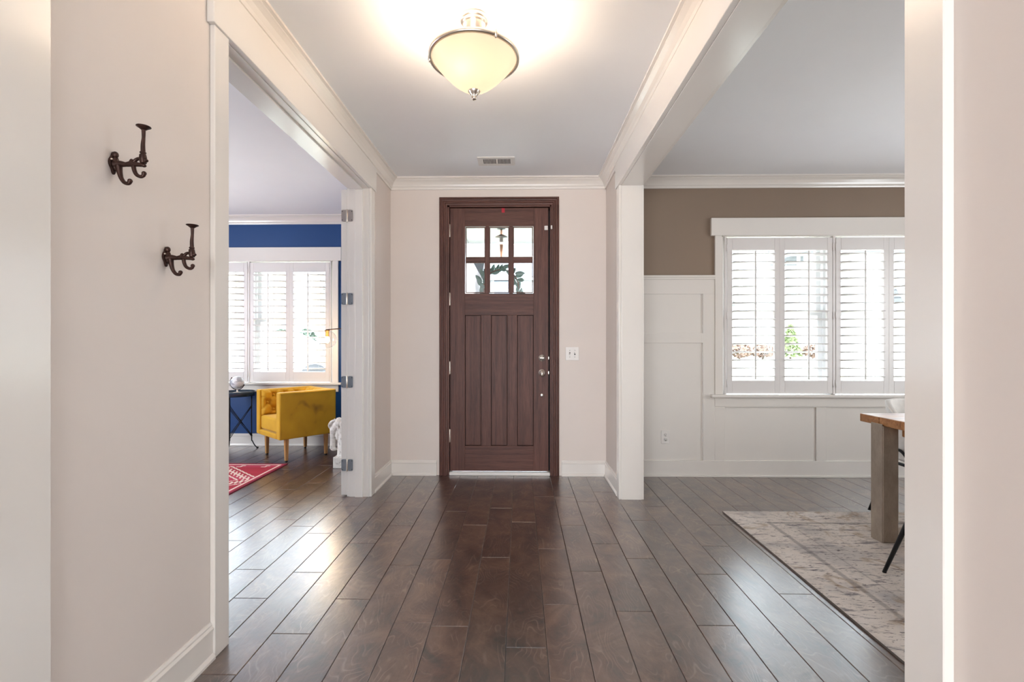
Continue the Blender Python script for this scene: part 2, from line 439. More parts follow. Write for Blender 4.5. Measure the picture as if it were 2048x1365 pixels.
baseboard('baseboard_front_right', 'white baseboard below the light switch', (DX1+.062, D, 0), (XR, D, 0), (0, -1, 0))
baseboard('baseboard_office', 'white baseboard along the blue office wall', (-4.95, DO, 0), (XLO, DO, 0), (0, -1, 0))

# ------------------------------------------------------------------ cased openings
CW = .088; CT = .02
def opening(label, xw, s, y0, y1, xo, stop):
    """cased opening in a wall at x=xw whose foyer side looks towards s; xo = far face"""
    t = thing('trim_%d' % (tn[0]+1), label, 'door casing', kind='structure'); tn[0] += 1
    a, b = xw, xw+s*CT
    mt = M['trim']
    bx('casing', mt, t, a, b, y0-CW-.004, y0-.004, 0, ZH+.004, .002)
    bx('casing', mt, t, a, b, y1+.004, y1+CW+.004, 0, ZH+.004, .002)
    bx('header', mt, t, a, xw+s*(CT+.008), y0-CW-.022, y1+CW+.022, ZH+.004, ZC-CH+.012, .002)
    bx('jamb', mt, t, a, xo, y0-.018, y0, 0, ZH, .001)
    bx('jamb', mt, t, a, xo, y1, y1+.018, 0, ZH, .001)
    bx('head_jamb', mt, t, a, xo, y0-.018, y1+.018, ZH, ZH+.018, .001)
    a2, b2 = xo, xo-s*CT
    bx('casing', mt, t, a2, b2, y0-CW-.004, y0-.004, 0, ZH+.004, .002)
    bx('casing', mt, t, a2, b2, y1+.004, y1+CW+.004, 0, ZH+.004, .002)
    bx('header', mt, t, a2, b2, y0-CW-.022, y1+CW+.022, ZH+.004, ZC-CH+.012, .002)
    if stop:
        s0, s1 = xw-s*.045, xw-s*.105
        bx('stop', mt, t, s0, s1, y0, y0+.011, 0, ZH-.011, .001); bx('stop', mt, t, s0, s1, y1-.011, y1, 0, ZH-.011, .001)
        bx('head_stop', mt, t, s0, s1, y0, y1, ZH-.011, ZH, .001)
    return t
opening('white cased opening with hinged jamb leading to the blue office', XL, 1, YL0, YL1, XLO, True)
opening('wide white cased opening leading to the dining room', XR, -1, YR0, YR1, XRO, False)
trim('white casing board at the edge of the hook wall', 'casing')(MB().box(XL, XL+.016, .98, 1.158, 0, ZC-CH+.012), M['trim'], .002)

# ------------------------------------------------------------------ wainscot on the dining wall
wy = D
def wpart(name, x0, x1, z0, z1, t=.014, bev=.0015): bx(name, M['trim'], wfd, x0, x1, wy-t, wy, z0, z1, bev)
WT = 1.825
wpart('wainscot_panel', XRO, DWX0-.06, .12, WT-.03, .003, 0)
wpart('wainscot_panel', DWX0-.06, 4.7, .12, WZ0-.02, .003, 0)
wpart('wainscot_cap', XRO, DWX0-.058, WT-.018, WT, .034); wpart('wainscot_cap_mould', XRO, DWX0-.058, WT-.036, WT-.018, .024)
wpart('wainscot_rail', XRO, DWX0-.058, WT-.168, WT-.036)
wpart('wainscot_rail', XRO, DWX0-.165, 1.213, 1.302)
wpart('wainscot_stile', DWX0-.165, DWX0-.058, 0.147, WT-.168)
wpart('wainscot_rail', DWX0-.058, 4.7, WZ0-.105, WZ0-.03)
for sx in (DWX0-.058, DWX0+.85, DWX0+1.87, DWX0+2.78): wpart('wainscot_stile', sx, sx+.09, .147, WZ0-.105)
wpart('wainscot_rail', XRO, 4.7, 0, .147, .016); wpart('shoe_mould', XRO, 4.7, 0, .016, .028)

# ------------------------------------------------------------------ front door
dr = thing('door_1', 'dark brown wooden front door with six glass panes', 'front door', kind='structure')
sx0, sx1 = -.642, .260; sz0, sz1 = .036, 2.452
yF = D+.012; yB = yF+.045
V, H = M['doorv'], M['doorh']
# profiled casing on the wall and jamb
cas = [(0, 0), (0, .016), (.006, .020), (.016, .020), (.020, .014), (.032, .012), (.040, .018), (.052, .018), (.056, .010), (.070, .008), (.074, 0)]
cw = .074; ox0, ox1, oz = sx0-.096, sx1+.096, sz1+.094
m = MB().prism(cas, (ox0, D, 0), (ox0, D, oz-.074), (1, 0, 0), (0, -1, 0)); m.build('casing', V, dr)
m = MB().prism(cas, (ox1, D, 0), (ox1, D, oz-.074), (-1, 0, 0), (0, -1, 0)); m.build('casing', V, dr)
# head piece mitred: trapezoid sweep
vs = []; 
for a, b in cas: vs.append((ox0+a, D-b, oz-a))
for a, b in cas: vs.append((ox1-a, D-b, oz-a))
n = len(cas); MB().add(vs, [(i, (i+1) % n, n+(i+1) % n, n+i) for i in range(n)]+[tuple(range(n))[::-1], tuple(range(n, 2*n))]).build('head_casing', H, dr)
# fill the corners of the side casings up to the mitre
for sgn, o0 in ((1, ox0), (-1, ox1)):
    vs = [(o0+sgn*a, D-b, oz-.074) for a, b in cas]+[(o0+sgn*a, D-b, oz-a) for a, b in cas]
    MB().add(vs, [(i, (i+1) % n, n+(i+1) % n, n+i) for i in range(n)]+[tuple(range(n))[::-1], tuple(range(n, 2*n))]).build('casing_mitre', V, dr)
jx0, jx1, jz = sx0-.006, sx1+.014, sz1+.006
bx('jamb', V, dr, ox0+.072, jx0, D-.003, D+.14, 0, jz+.02); bx('jamb', V, dr, jx1, ox1-.072, D-.003, D+.14, 0, jz+.02)
bx('head_jamb', H, dr, ox0+.072, ox1-.072, D-.003, D+.14, jz, jz+.024)
bx('weather_seal', M['dooredge'], dr, jx0, jx0+.02, yB+.002, yB+.02, 0.03, jz); bx('weather_seal', M['dooredge'], dr, jx1-.024, jx1, yB+.002, yB+.02, 0.03, jz)
bx('weather_seal', M['dooredge'], dr, jx0, jx1, yB+.002, yB+.02, jz-.02, jz)
bx('threshold', M['plate'], dr, jx0, jx1, D-.01, D+.16, 0, .028, .003)
sl = .136  # stile width
bx('stile', V, dr, sx0, sx0+sl, yF, yB, sz0, sz1, .0015); bx('stile', V, dr, sx1-sl, sx1, yF, yB, sz0, sz1, .0015)
gx0, gx1 = sx0+sl, sx1-sl
zt = 2.285    # top of glass opening
zg0 = 1.668; zr = 1.468; zb = .268
bx('rail', H, dr, gx0, gx1, yF, yB, zt, sz1, .0015)
bx('rail', H, dr, gx0, gx1, yF, yB, zr, zg0, .0015)
bx('rail', H, dr, gx0, gx1, yF, yB, sz0, zb, .0015)
# three sunk panels and two mullions below
gw = gx1-gx0; pw = .149; mw = (gw-3*pw)/2
for i in range(3):
    a = gx0+i*(pw+mw); bx('panel', V, dr, a+.0035, a+pw-.0035, yF+.012, yB-.009, zb+.0035, zr-.0035, .002); bx('panel_groove_shade', M['dooredge'], dr, a, a+pw, yF+.022, yB-.006, zb, zr)  # near-black backing paints the shade line around each panel
    if i < 2: bx('mullion', V, dr, a+pw, a+pw+mw, yF, yB, zb, zr, .0015)
# glazing bars and panes
bar = .036; cwid = (gw-2*bar-.010)/3; ch = (zt-zg0-.042-.01)/2
for i in range(2):
    a = gx0+.005+(i+1)*cwid+i*bar; bx('glazing_bar', V, dr, a, a+bar, yF+.004, yB-.004, zg0, zt, .002)
for i in range(3):
    a = gx0+.005+i*(cwid+bar)
    bx('glazing_bar', H, dr, a, a+cwid, yF+.004, yB-.004, zg0+.005+ch, zg0+.047+ch, .002)
    for j in range(2):
        z = zg0+.005+j*(ch+.042)
        f = MB(); e = .008
        f.box(a, a+cwid, yF+.006, yF+.018, z, z+e).box(a, a+cwid, yF+.006, yF+.018, z+ch-e, z+ch).box(a, a+e, yF+.006, yF+.018, z+e, z+ch-e).box(a+cwid-e, a+cwid, yF+.006, yF+.018, z+e, z+ch-e)
        p = f.build('glazing_bead', V, dr)
        bx('pane', M['glass'], p, a-.003, a+cwid+.003, yF+.022, yF+.027, z-.003, z+ch+.003)
for z in (2.245, 1.615, .985, .36):
    h = MB().box(sx0-.006, sx0+.004, yF-.004, yF+.004, z-.055, z+.055).lathe([(.0055, -.06), (.0065, -.056), (.0065, .056), (.0055, .06)], 10, (sx0-.003, yF-.006, z)).build('hinge', M['nickel'], dr)
# lock furniture
lx = sx1-.060
def rose(name, z, r, prof, extra=None):
    o = MB().lathe([(r, 0), (r, -.006), (r*.86, -.011), (r*.5, -.012)]+prof, 24, (lx, yF, z), 'y').build(name, M['chrome'], dr)
    return o
o = rose('deadbolt', 1.075, .031, [(.018, -.012), (.018, -.018), (.0, -.018)])
MB().box(lx-.020, lx+.020, yF-.034, yF-.016, 1.075-.005, 1.075+.006).build('thumb_turn', M['chrome'], o, .003)
o = rose('door_knob', .940, .032, [(.012, -.014), (.012, -.035), (.020, -.042), (.026, -.054), (.024, -.066), (.012, -.073), (.0, -.074)])
MB().ball((lx, yF-.060, .934), (.020, .018, .030), 16, 10).build('knob_egg', M['nickel'], o)
MB().lathe([(.015, 0), (.015, -.004), (.010, -.007), (.0, -.008)], 18, (lx, yF, .735), 'y').build('blanking_button', M['chrome'], dr)
for z in (1.075, .94): bx('strike_edge', M['chrome'], dr, sx1-.001, sx1+.005, yF-.001, yF+.004, z-.012, z+.012)
bx('alarm_sensor', M['plate'], dr, sx1-.037, sx1-.005, yF-.014, yF, 2.246, 2.285, .003); bx('alarm_magnet', M['plate'], dr, sx1+.020, sx1+.034, D-.026, D-.012, 2.249, 2.283, .003)
bx('red_tab', paint('red_tape', 'b3172b', .6, .05, 8, 0), dr, -.168, -.140, yF-.002, yF, 2.41, sz1-.001)
bx('exterior_skin', M['plate'], dr, sx0, sx1, yB, yB+.004, sz0, zb)

# ------------------------------------------------------------------ windows with plantation shutters
def sash_window(n, label, x0, x1, y, wparent_y):
    """double unit of two double-hung windows in the hole x0..x1"""
    w = thing('window_%d' % n, label, 'window', kind='structure')
    mt, vy = M['trim'], M['vinyl']
    # jamb lining
    lin_ = .018
    bx('lining', mt, w, x0, x0+lin_, y-.004, y+.15, WZ0, WZ1); bx('lining', mt, w, x1-lin_, x1, y-.004, y+.15, WZ0, WZ1)
    bx('head_lining', mt, w, x0, x1, y-.004, y+.15, WZ1-lin_, WZ1)
    bx('casing', mt, w, x0-.058, x0+.004, y-.02, y, WZ0+.012, WZ1, .002); bx('casing', mt, w, x1-.004, x1+.058, y-.02, y, WZ0+.012, WZ1, .002)
    bx('header', mt, w, x0-.095, x1+.095, y-.028, y, WZ1-.012, WZ1+.148, .003)
    bx('sill', mt, w, x0-.1, x1+.1, y-.05, y+.15, WZ0-.014, WZ0+.012, .004)
    bx('apron', mt, w, x0-.058, x1+.058, y-.018, y, WZ0-.098, WZ0-.014, .002)
    xc = (x0+x1)/2
    bx('mullion', vy, w, xc-.045, xc+.045, y+.075, y+.15, WZ0+.012, WZ1-lin_)
    for a, b in ((x0+lin_, xc-.045), (xc+.045, x1-lin_)):
        zm = 1.485
        for nm, z0, z1, yy in (('upper_sash', zm-.02, WZ1-lin_, y+.112), ('lower_sash', WZ0+.012, zm+.022, y+.085)):
            e = .042
            f = MB().box(a, a+e, yy, yy+.03, z0, z1).box(b-e, b, yy, yy+.03, z0, z1).box(a+e, b-e, yy, yy+.03, z0, z0+e).box(a+e, b-e, yy, yy+.03, z1-e, z1)
            s = f.build(nm, vy, w)
            if nm == 'upper_sash':
                for q in (1, 2):
                    xx = a+(b-a)*(.5+(-.30, .30)[q-1]); bx('muntin', vy, s, xx-.011, xx+.011, yy+.004, yy+.026, z0+e, z1-e)
            else:
                bx('sash_lock', vy, s, (a+b)/2-.2, (a+b)/2-.13, yy-.004, yy+.02, z1, z1+.014, .003); bx('sash_lock', vy, s, (a+b)/2+.13, (a+b)/2+.2, yy-.004, yy+.02, z1, z1+.014, .003)
            bx('pane', M['glass'], s, a+e-.004, b-e+.004, yy+.013, yy+.017, z0+e-.004, z1-e+.004)
    return w
win1 = sash_window(1, 'double sash window behind white shutters in the dining room', DWX0, DWX1, D, D)
win2 = sash_window(2, 'double sash window behind white shutters in the blue office', OWX0, OWX1, DO, DO)

SW = .4715; SH0, SH1 = WZ0+.020, WZ1-.018-.012
st = .046; ytk = .028
NS = 16
oz0, oz1 = .117, .113       # bottom / top rail
def slat_mesh():
    L = SW-2*st-.004; vs = []; seg = 12; a, b = .0435, .0062
    for x in (-L/2, L/2):
        for k in range(seg):
            t = 2*math.pi*k/seg; vs.append((x, a*math.cos(t), b*math.sin(t)))
    fs = [(k, (k+1) % seg, seg+(k+1) % seg, seg+k) for k in range(seg)]+[tuple(range(seg))[::-1], tuple(range(seg, 2*seg))]
    m = MB().add(vs, fs, 0, True); return m.mesh('slat', M['shutter'])
SLAT = slat_mesh()
def make_shutter(hinge_side):
    t = thing('window_shutter', 'x', 'shutter')
    mt = M['shutter']; Hh = SH1-SH0
    bx('stile', mt, t, 0, st, -ytk/2, ytk/2, 0, Hh, .002); bx('stile', mt, t, SW-st, SW, -ytk/2, ytk/2, 0, Hh, .002)
    bx('bottom_rail', mt, t, st, SW-st, -ytk/2, ytk/2, 0, oz0, .0015); bx('top_rail', mt, t, st, SW-st, -ytk/2, ytk/2, Hh-oz1, Hh, .0015)
    pitch = (Hh-oz0-oz1)/NS
    for i in range(NS):
        link('slat', SLAT, t, (SW/2, 0, oz0+pitch*(i+.5)), (math.radians(-6), 0, 0))
    MB().box(-.006, .006, -.006, .006, oz0+.012, Hh-oz1-.012).build('tilt_rod', mt, t, .002, 1, loc=(SW/2, -.052, 0))
    for z in (.09, Hh/2, Hh-.09):
        xh = -.003 if hinge_side < 0 else SW+.003
        MB().lathe([(.004, -.032), (.004, .032)], 8, (xh, -ytk/2-.003, z)).box(xh-.004, xh+.004, -ytk/2-.002, -ytk/2+.004, z-.03, z+.03).build('hinge', mt, t)
    return t
shL = make_shutter(-1); shR = make_shutter(1)
def shutters(fr, x0, x1, y, labels, group):
    post = .030; inner = x1-x0; marg = (inner-4*SW-post)/2
    lo, hi = x0+marg, x1-marg
    g = .004
    bx('frame_side', M['shutter'], fr, lo-.022, lo-g, y-.018, y+.03, WZ0+.013, WZ1-.019, .002); bx('frame_side', M['shutter'], fr, hi+g, hi+.022, y-.018, y+.03, WZ0+.013, WZ1-.019, .002)
    mid = (lo+hi)/2; bx('frame_post', M['shutter'], fr, mid-post/2+g, mid+post/2-g, y-.018, y+.03, WZ0+.013, WZ1-.019, .002)
    xs = [lo, lo+SW, hi-2*SW, hi-SW]
    for i, x in enumerate(xs):
        src = shL if i in (0, 2) else shR
        t = copy_tree(src); t.location = (x+.001, y-.004, SH0); t['label'] = labels[i]; t['group'] = group
shutters(win1, DWX0, DWX1, D+.004, ['white louvred shutter next to the taupe wall', 'second white louvred shutter from the taupe wall', 'third white louvred shutter, above the dining table', 'fourth white louvred shutter of the dining window, cut off by the casing'], 'shutters of the dining room window')
shutters(win2, OWX0, OWX1, DO+.004, ['first white office shutter, hidden behind the hook wall casing', 'second office shutter, behind the globe and partly cut off', 'third office shutter, above the yellow armchair seat', 'fourth office shutter, beside the glass globe lamp'], 'shutters of the office window')
for s in (shL, shR):
    for ch in list(s.children): bpy.data.objects.remove(ch)
    bpy.data.objects.remove(s)

# ------------------------------------------------------------------ office door leaf folded back on its hinges
d2 = thing('door_2', 'white office door folded back against the wall on grey hinges', 'door', kind='structure')
ex0, ex1 = XLO-.066, XLO-.021
bx('leaf', M['trim'], d2, ex0, ex1, YL1+.006, YL1+.86, .012, ZH-.006, .0015)
for z in (2.215, 1.56, .905, .25):
    hg = MB(); yy = YL1+.004
    for a, b in ((ex0+.004, ex1+.002), (XLO-.010, XLO+.030)):
        r = .010; pts = []
        for cx, cz, a0 in ((b-r, z+.046-r, 0), (a+r, z+.046-r, 90), (a+r, z-.046+r, 180), (b-r, z-.046+r, 270)):
            for q in range(4): an = math.radians(a0+q*30); pts.append((cx+r*math.cos(an), cz+r*math.sin(an)))
        hg.prism(pts, (0, yy, 0), (0, yy-.007, 0), (1, 0, 0), (0, 0, 1))
    h = hg.build('hinge', M['steelhinge'] if z < 2 else M['nickel'], d2)
    k = MB().lathe([(.0055, -.048), (.0065, -.046), (.0065, .046), (.0055, .048)], 12, (XLO-.016, yy-.008, z)).build('pin', M['nickel'], h)
    for a in (ex0+.012, XLO+.022):
        for zz in (-.034, .034): MB().lathe([(.0035, 0), (.0035, -.0015), (.001, -.0018)], 8, (a, yy-.0065, z+zz), 'y').build('screw', M['slot'], h)

# ------------------------------------------------------------------ ceiling lamp
LX, LY = -.212, 2.172
lamp = thing('ceiling_lamp', 'frosted glass bowl ceiling lamp with brushed nickel ring and finial', 'ceiling lamp', (LX, LY, ZC))
nk = M['nickel']
MB().lathe([(.0, 0), (.066, 0), (.066, -.016), (.062, -.022), (.060, -.024), (.050, -.028), (.050, -.034), (.046, -.040), (.046, -.072), (.040, -.080), (.0, -.080)], 40).build('canopy', nk, lamp)
ZR = 2.528-ZC; RR = .208
def flat_ring(ro, ri, z0, z1, seg=72):
    m = MB(); pr = [(ri, z0), (ro, z0+.001), (ro+.001, (z0+z1)/2), (ro, z1-.001), (ri, z1)]
    vs = []; n = len(pr)
    for k in range(seg):
        a = 2*math.pi*k/seg
        for r, z in pr: vs.append((r*math.cos(a), r*math.sin(a), z))
    fs = [(k*n+i, k*n+(i+1) % n, ((k+1) % seg)*n+(i+1) % n, ((k+1) % seg)*n+i) for k in range(seg) for i in range(n)]
    return m.add(vs, fs, 0, True)
ring = flat_ring(RR, RR-.012, ZR-.008, ZR+.010).build('ring', nk, lamp)
for a in (62, 182, 302):
    a = math.radians(a); x, y = (RR-.002)*math.cos(a), (RR-.002)*math.sin(a)
    MB().lathe([(.0, -.018), (.005, -.017), (.005, -.010), (.007, -.008), (.007, .010), (.005, .012), (.006, .018), (.0, .024)], 12, (x, y, ZR)).build('thumb_screw', nk, ring)
    a2 = a
    MB().tube([(.030*math.cos(a2), .030*math.sin(a2), -.07), (.045*math.cos(a2), .045*math.sin(a2), -.11), (.15*math.cos(a2), .15*math.sin(a2), ZR+.012), (x, y, ZR+.004)], .005, 8, spline=4).build('support_arm', nk, lamp)
m, nt, b = newmat('frosted_lamp_glass')
b.inputs['Base Color'].default_value = (.02, .018, .015, 1); b.inputs['Roughness'].default_value = .5
tr = N(nt, 'ShaderNodeBsdfTranslucent'); tr.inputs[0].default_value = (1.0, .86, .62, 1)
mx = N(nt, 'ShaderNodeMixShader'); mx.inputs[0].default_value = .25
nt.links.new(b.outputs[0], mx.inputs[1]); nt.links.new(tr.outputs[0], mx.inputs[2]); tp = N(nt, 'ShaderNodeBsdfTransparent'); tp.inputs[0].default_value = (1.0, .96, .90, 1); mx2 = N(nt, 'ShaderNodeMixShader'); mx2.inputs[0].default_value = .0
nt.links.new(mx.outputs[0], mx2.inputs[1]); nt.links.new(tp.outputs[0], mx2.inputs[2]); nt.links.new(mx2.outputs[0], nt.nodes['Material Output'].inputs[0])
v = mapping(nt); r = ramp(nt, noise(nt, v, 6, 3), [(.3, (.095, .078, .054)), (.7, (.11, .092, .066))]); nt.links.new(r.outputs[0], tr.inputs[0])
b.inputs['Emission Color'].default_value = (1.0, .83, .62, 1); b.inputs['Emission Strength'].default_value = .40
M['bowl'] = m
ZB = 2.372-ZC
prof = []
for i in range(25):
    t = i/24; r = .196*(1-t); 
    z = ZB+(ZR-ZB)*(1-(1-(r/.196)**1.75)) if True else 0
    prof.append((max(r, .0005), z))
prof = [(.203, ZR+.006), (.200, ZR+.001)]+prof
MB().lathe(prof, 64, cap=False).build('bowl', M['bowl'], lamp)
MB().lathe([(.0, ZB+.012), (.027, ZB+.010), (.028, ZB+.003), (.022, ZB-.003), (.020, ZB-.008), (.012, ZB-.013), (.012, ZB-.020), (.010, ZB-.023), (.012, ZB-.029), (.008, ZB-.035), (.0, ZB-.036)], 24).build('finial', nk, lamp)
bulbm = emit('warm_bulb', (1.0, .78, .48), 1.2)
for x, y in ((-.055, -.035), (.065, .02)):
    MB().lathe([(.0, ZR-.045), (.018, ZR-.040), (.030, ZR-.015), (.028, ZR+.010), (.015, ZR+.030), (.013, ZR+.055), (.0, ZR+.055)], 16, (x, y, 0)).build('bulb', bulbm, lamp)
    l = bpy.data.lights.new('ceiling_lamp_bulb_light', 'POINT'); l.energy = 8.5; l.color = (1.0, .76, .54); l.shadow_soft_size = .07
    o = bpy.data.objects.new('ceiling_lamp_bulb_light', l); COL.objects.link(o); o.parent = lamp; o.location = (x*1.0, y, ZR+.020)

l = bpy.data.lights.new('ceiling_lamp_bowl_glow_light', 'POINT'); l.energy = 1.6; l.color = (1.0, .82, .58); l.shadow_soft_size = .03  # extra light without a bulb, added for the hot spot in the bowl
o = bpy.data.objects.new('ceiling_lamp_bowl_glow_light', l); COL.objects.link(o); o.parent = lamp; o.location = (-.03, -.07, ZR-.065)

# ------------------------------------------------------------------ ceiling vent
vt = thing('ceiling_vent', 'small white ceiling vent with two rows of dark slots', 'vent', (-.195, 3.875, ZC))
vw, vd = .152, .088
f = MB(); f.box(-vw, vw, -vd, -.055, -.006, 0).box(-vw, vw, .055, vd, -.006, 0).box(-vw, -.112, -.055, .055, -.006, 0).box(.118, vw, -.055, .055, -.006, 0).box(-.002, .010, -.055, .055, -.006, 0)
f.build('frame', M['plate'], vt, .0015, 1)
bx('dark_duct', M['slot'], vt, -.112, .118, -.055, .055, -.0015, -.0005)
for side in (0, 1):
    a0, a1 = (-.112, -.002) if side == 0 else (.010, .118)
    for i in range(10):
        x = a0+(a1-a0)*(i+.0)/9.3+.001
        MB().box(-.0022, .0022, -.055, .055, -.005, .0).build('slat', M['plate'], vt, loc=(x+.002, 0, -.001))

# ------------------------------------------------------------------ switch and outlet
def plate(name, label, cat, loc, w, h):
    t = thing(name, label, cat, loc)
    bx('plate', M['plate'], t, -w/2, w/2, -.006, 0, -h/2, h/2, .0025, 2)
    return t
sw = plate('light_switch', 'white double light switch plate to the right of the front door', 'light switch', (.477, D, 1.115), .122, .122)
for x, tilt in ((-.023, .5), (.023, -.5)):
    bx('toggle_slot', M['slot'], sw, x-.006, x+.006, -.0068, -.006, -.012, .012)
    MB().box(-.0045, .0045, -.016, 0, -.005, .005).build('toggle', M['plate'], sw, .001, 1, loc=(x, -.005, .0)).rotation_euler = (tilt, 0, 0)
    for z in (-.03, .03): MB().lathe([(.003, 0), (.003, -.001), (.0005, -.0012)], 8, (x, -.006, z), 'y').build('screw', M['slot'], sw)
ot = plate('wall_outlet', 'white electrical outlet low on the wainscot panel', 'outlet', (1.322, D-.003, .358), .076, .122)
for z in (-.021, .021):
    o = MB().lathe([(.017, 0), (.017, -.002), (.0, -.0022)], 20, (0, -.006, z), 'y').build('socket', M['plate'], ot)
    MB().box(-.0075, -.0050, -.0092, -.008, z-.001, z+.009).box(.0050, .0075, -.0092, -.008, z-.001, z+.008).box(-.0025, .0025, -.0092, -.008, z-.011, z-.006).build('slots', M['slot'], o)

# ------------------------------------------------------------------ coat hooks
def coat_hook(label, y, z):
    t = thing('coat_hook', label, 'coat hook', (XL, y, z), 0, 'iron coat hooks on the foyer wall')
    ir = M['iron']; k = 1/2700
    P = lambda cx, cz, yo=0: ((cx-100)*k, yo, (365-cz)*k)
    m = MB()   # lobed back plate
    pts = []
    for i in range(28):
        a = 2*math.pi*i/28; r = 1+.16*math.cos(4*a)
        pts.append((.014*r*math.sin(a)*1.0, .034*(.88+.12*math.cos(4*a))*math.cos(a)))
    m.prism(pts, (0, 0, -.006), (.007, 0, -.006), (0, 1, 0), (0, 0, 1))
    m.ball((.009, 0, .018), (.009, .008, .010), 12, 8); m.ball((.010, 0, -.008), (.010, .010, .022), 12, 8)
    m.build('back_plate', ir, t, .0015, 1)
    MB().ball((.008, -.011, .002), (.0035, .0035, .0035), 10, 6).build('screw', M['nickel'], t); MB().ball((.008, .011, .002), (.0035, .0035, .0035), 10, 6).build('screw', M['nickel'], t)
    MB().tube([P(120, 395), P(165, 388), P(210, 392), P(250, 388), P(300, 392), P(355, 400)], [.013, .0095, .0065, .0085, .0065, .005], 10, spline=5).ball(P(256, 380), (.006, .008, .012), 10, 8).ball(P(352, 402), (.007, .006, .005), 10, 8).build('arm', ir, t)
    MB().tube([P(150, 400), P(158, 450), P(172, 500), P(200, 536), P(232, 540), P(242, 522)], [.010, .0075, .006, .0055, .0055, .006], 10, spline=5).ball(P(242, 522), .0066, 10, 8).build('prong', ir, t)
    MB().tube([P(335, 348), P(300, 350), P(275, 375), P(272, 420), P(290, 468), P(322, 488), P(347, 482), P(354, 464)], [.005, .0048, .0055, .006, .0055, .005, .005, .0058], 10, spline=5).ball(P(354, 463), .0064, 10, 8).build('prong', ir, t)
    MB().tube([P(348, 385), P(345, 340), P(346, 300), P(345, 240), P(350, 180), P(350, 115)], [.008, .010, .0062, .0056, .0045, .0055], 12, spline=4).ball(P(344, 325), (.0095, .009, .007), 12, 8).ball(P(362, 362), (.009, .007, .006), 12, 8).ball(P(345, 300), (.0085, .0085, .004), 12, 8).build('post', ir, t)
    x, _, zz = P(350, 108)
    MB().lathe([(.0, -.006), (.006, -.005), (.012, .000), (.0185, .004), (.0185, .0055), (.012, .0065), (.0, .005)], 20, (x, 0, zz)).build('knob', ir, t)
    return t
coat_hook('dark cast iron coat hook mounted higher and farther from the opening', 1.352, 1.742)
coat_hook('dark cast iron coat hook mounted lower, next to the office opening casing', 1.556, 1.506)

# ------------------------------------------------------------------ office: armchair
def velvet():
    m, nt, b = newmat('mustard_velvet')
    v = mapping(nt); a = noise(nt, v, 4.5, 2, .5, .2)
    r = ramp(nt, a, [(.27, lin('8f6410')), (.38, lin('cb9818')), (.75, lin('dcaa22'))])
    nt.links.new(r.outputs[0], b.inputs['Base Color']); b.inputs['Roughness'].default_value = .75
    b.inputs['Sheen Weight'].default_value = .45; b.inputs['Sheen Tint'].default_value = (1.0, .85, .45, 1); b.inputs['Sheen Roughness'].default_value = .4
    bump(nt, b, noise(nt, v, 260, 2), .1, .001)
    return m
M['velvet'] = velvet(); M['oak'] = wood('honey_oak_leg', 'a8773f', 'd9a86c', 2, .4, stretch=10)
u = Vector((-.76, .65, 0)).normalized(); vv = Vector((.65, .76, 0))
ch_c = Vector((-2.432, 5.072, 0))
ac = thing('armchair', 'mustard yellow velvet tufted armchair on wooden legs under the office window', 'armchair', ch_c, math.atan2(u.y, u.x))
# local axes: +x = from far arm to near arm side, y = towards the front
# world: local x axis = -u, local y axis = -vv
Wd, Dp = .60, .60; zb_, zt_ = .235, .712; th = .085
vel = M['velvet']
def soft_box(name, x0, x1, y0, y1, z0, z1, bev, parent):
    o = bx(name, vel, parent, x0, x1, y0, y1, z0, z1, bev, 3)
    for p in o.data.polygons: p.use_smooth = True
    md = o.modifiers.new('wn', 'WEIGHTED_NORMAL'); md.keep_sharp = False
    return o
def tufted(name, p0, ex, ez, nrm, nu, nv, parent, wscale):
    """tufted cushion panel: p0 origin, ex/ez edge vectors, nrm outward, buttons on a diamond lattice"""
    p0, ex, ez, nrm = map(Vector, (p0, ex, ez, nrm)); L, Hh = ex.length, ez.length
    btn = []
    for j in range(nv):
        for i in range(nu+1):
            a = (i+(.5 if j % 2 else 0))/nu
            if 0 < a < 1: btn.append((a*L, (j+.75)/(nv+.5)*Hh))
    def fn(a, b_):
        x, z = a*L, b_*Hh
        edge = min(x, L-x, z, Hh-z); h = .040*min(1, max(0, edge)/.03)**.5
        for bxx, bz in btn:
            d = math.hypot(x-bxx, z-bz); h -= .034*math.exp(-(d/.036)**2)
            # seams on the diagonals
        k = 0
        for bxx, bz in btn:
            dx, dz = abs(x-bxx), abs(z-bz)
            if dx < L/nu*.55 and dz < Hh/nv*.8:
                q = abs(dx*(Hh/(nv+.5))-dz*(L/nu*.5))/math.hypot(Hh/(nv+.5), L/nu*.5); k = max(k, .014*math.exp(-(q/.010)**2))
        h -= k
        return p0+ex*a+ez*b_+nrm*max(h, -.004)
    p0 = p0-parent.location; m = MB().grid(fn, 44, 44); o = m.build(name, vel, parent)
    for bxx, bz in btn:
        c = p0+ex*(bxx/L)+ez*(bz/Hh)+nrm*.010
        MB().ball((0, 0, 0), .012, 10, 6).build('button', vel, o, loc=c)
    return o
hw, hd = Wd/2, Dp/2
def arm(x0, x1, nm): return soft_box(nm, x0, x1, -hd, hd, zb_, zt_, .014, ac)
a1 = arm(hw-th, hw, 'arm'); a2 = arm(-hw, -hw+th, 'arm')
bk = soft_box('backrest', -hw+th, hw-th, -hd, -hd+th, zb_, zt_-.002, .014, ac)
soft_box('front_rail', -hw+th, hw-th, -hd+th, hd, zb_, zb_+.055, .012, ac)
soft_box('seat_cushion', -hw+th+.004, hw-th-.004, -hd+th+.01, hd-.012, zb_+.062, zb_+.205, .022, ac)
iw = Dp-th-.02
tufted('inner_tufting', (-hw+th-.003, -hd+th, zb_+.2), (0, iw, 0), (0, 0, zt_-zb_-.205), (1, 0, 0), 4, 3, a2, 1)
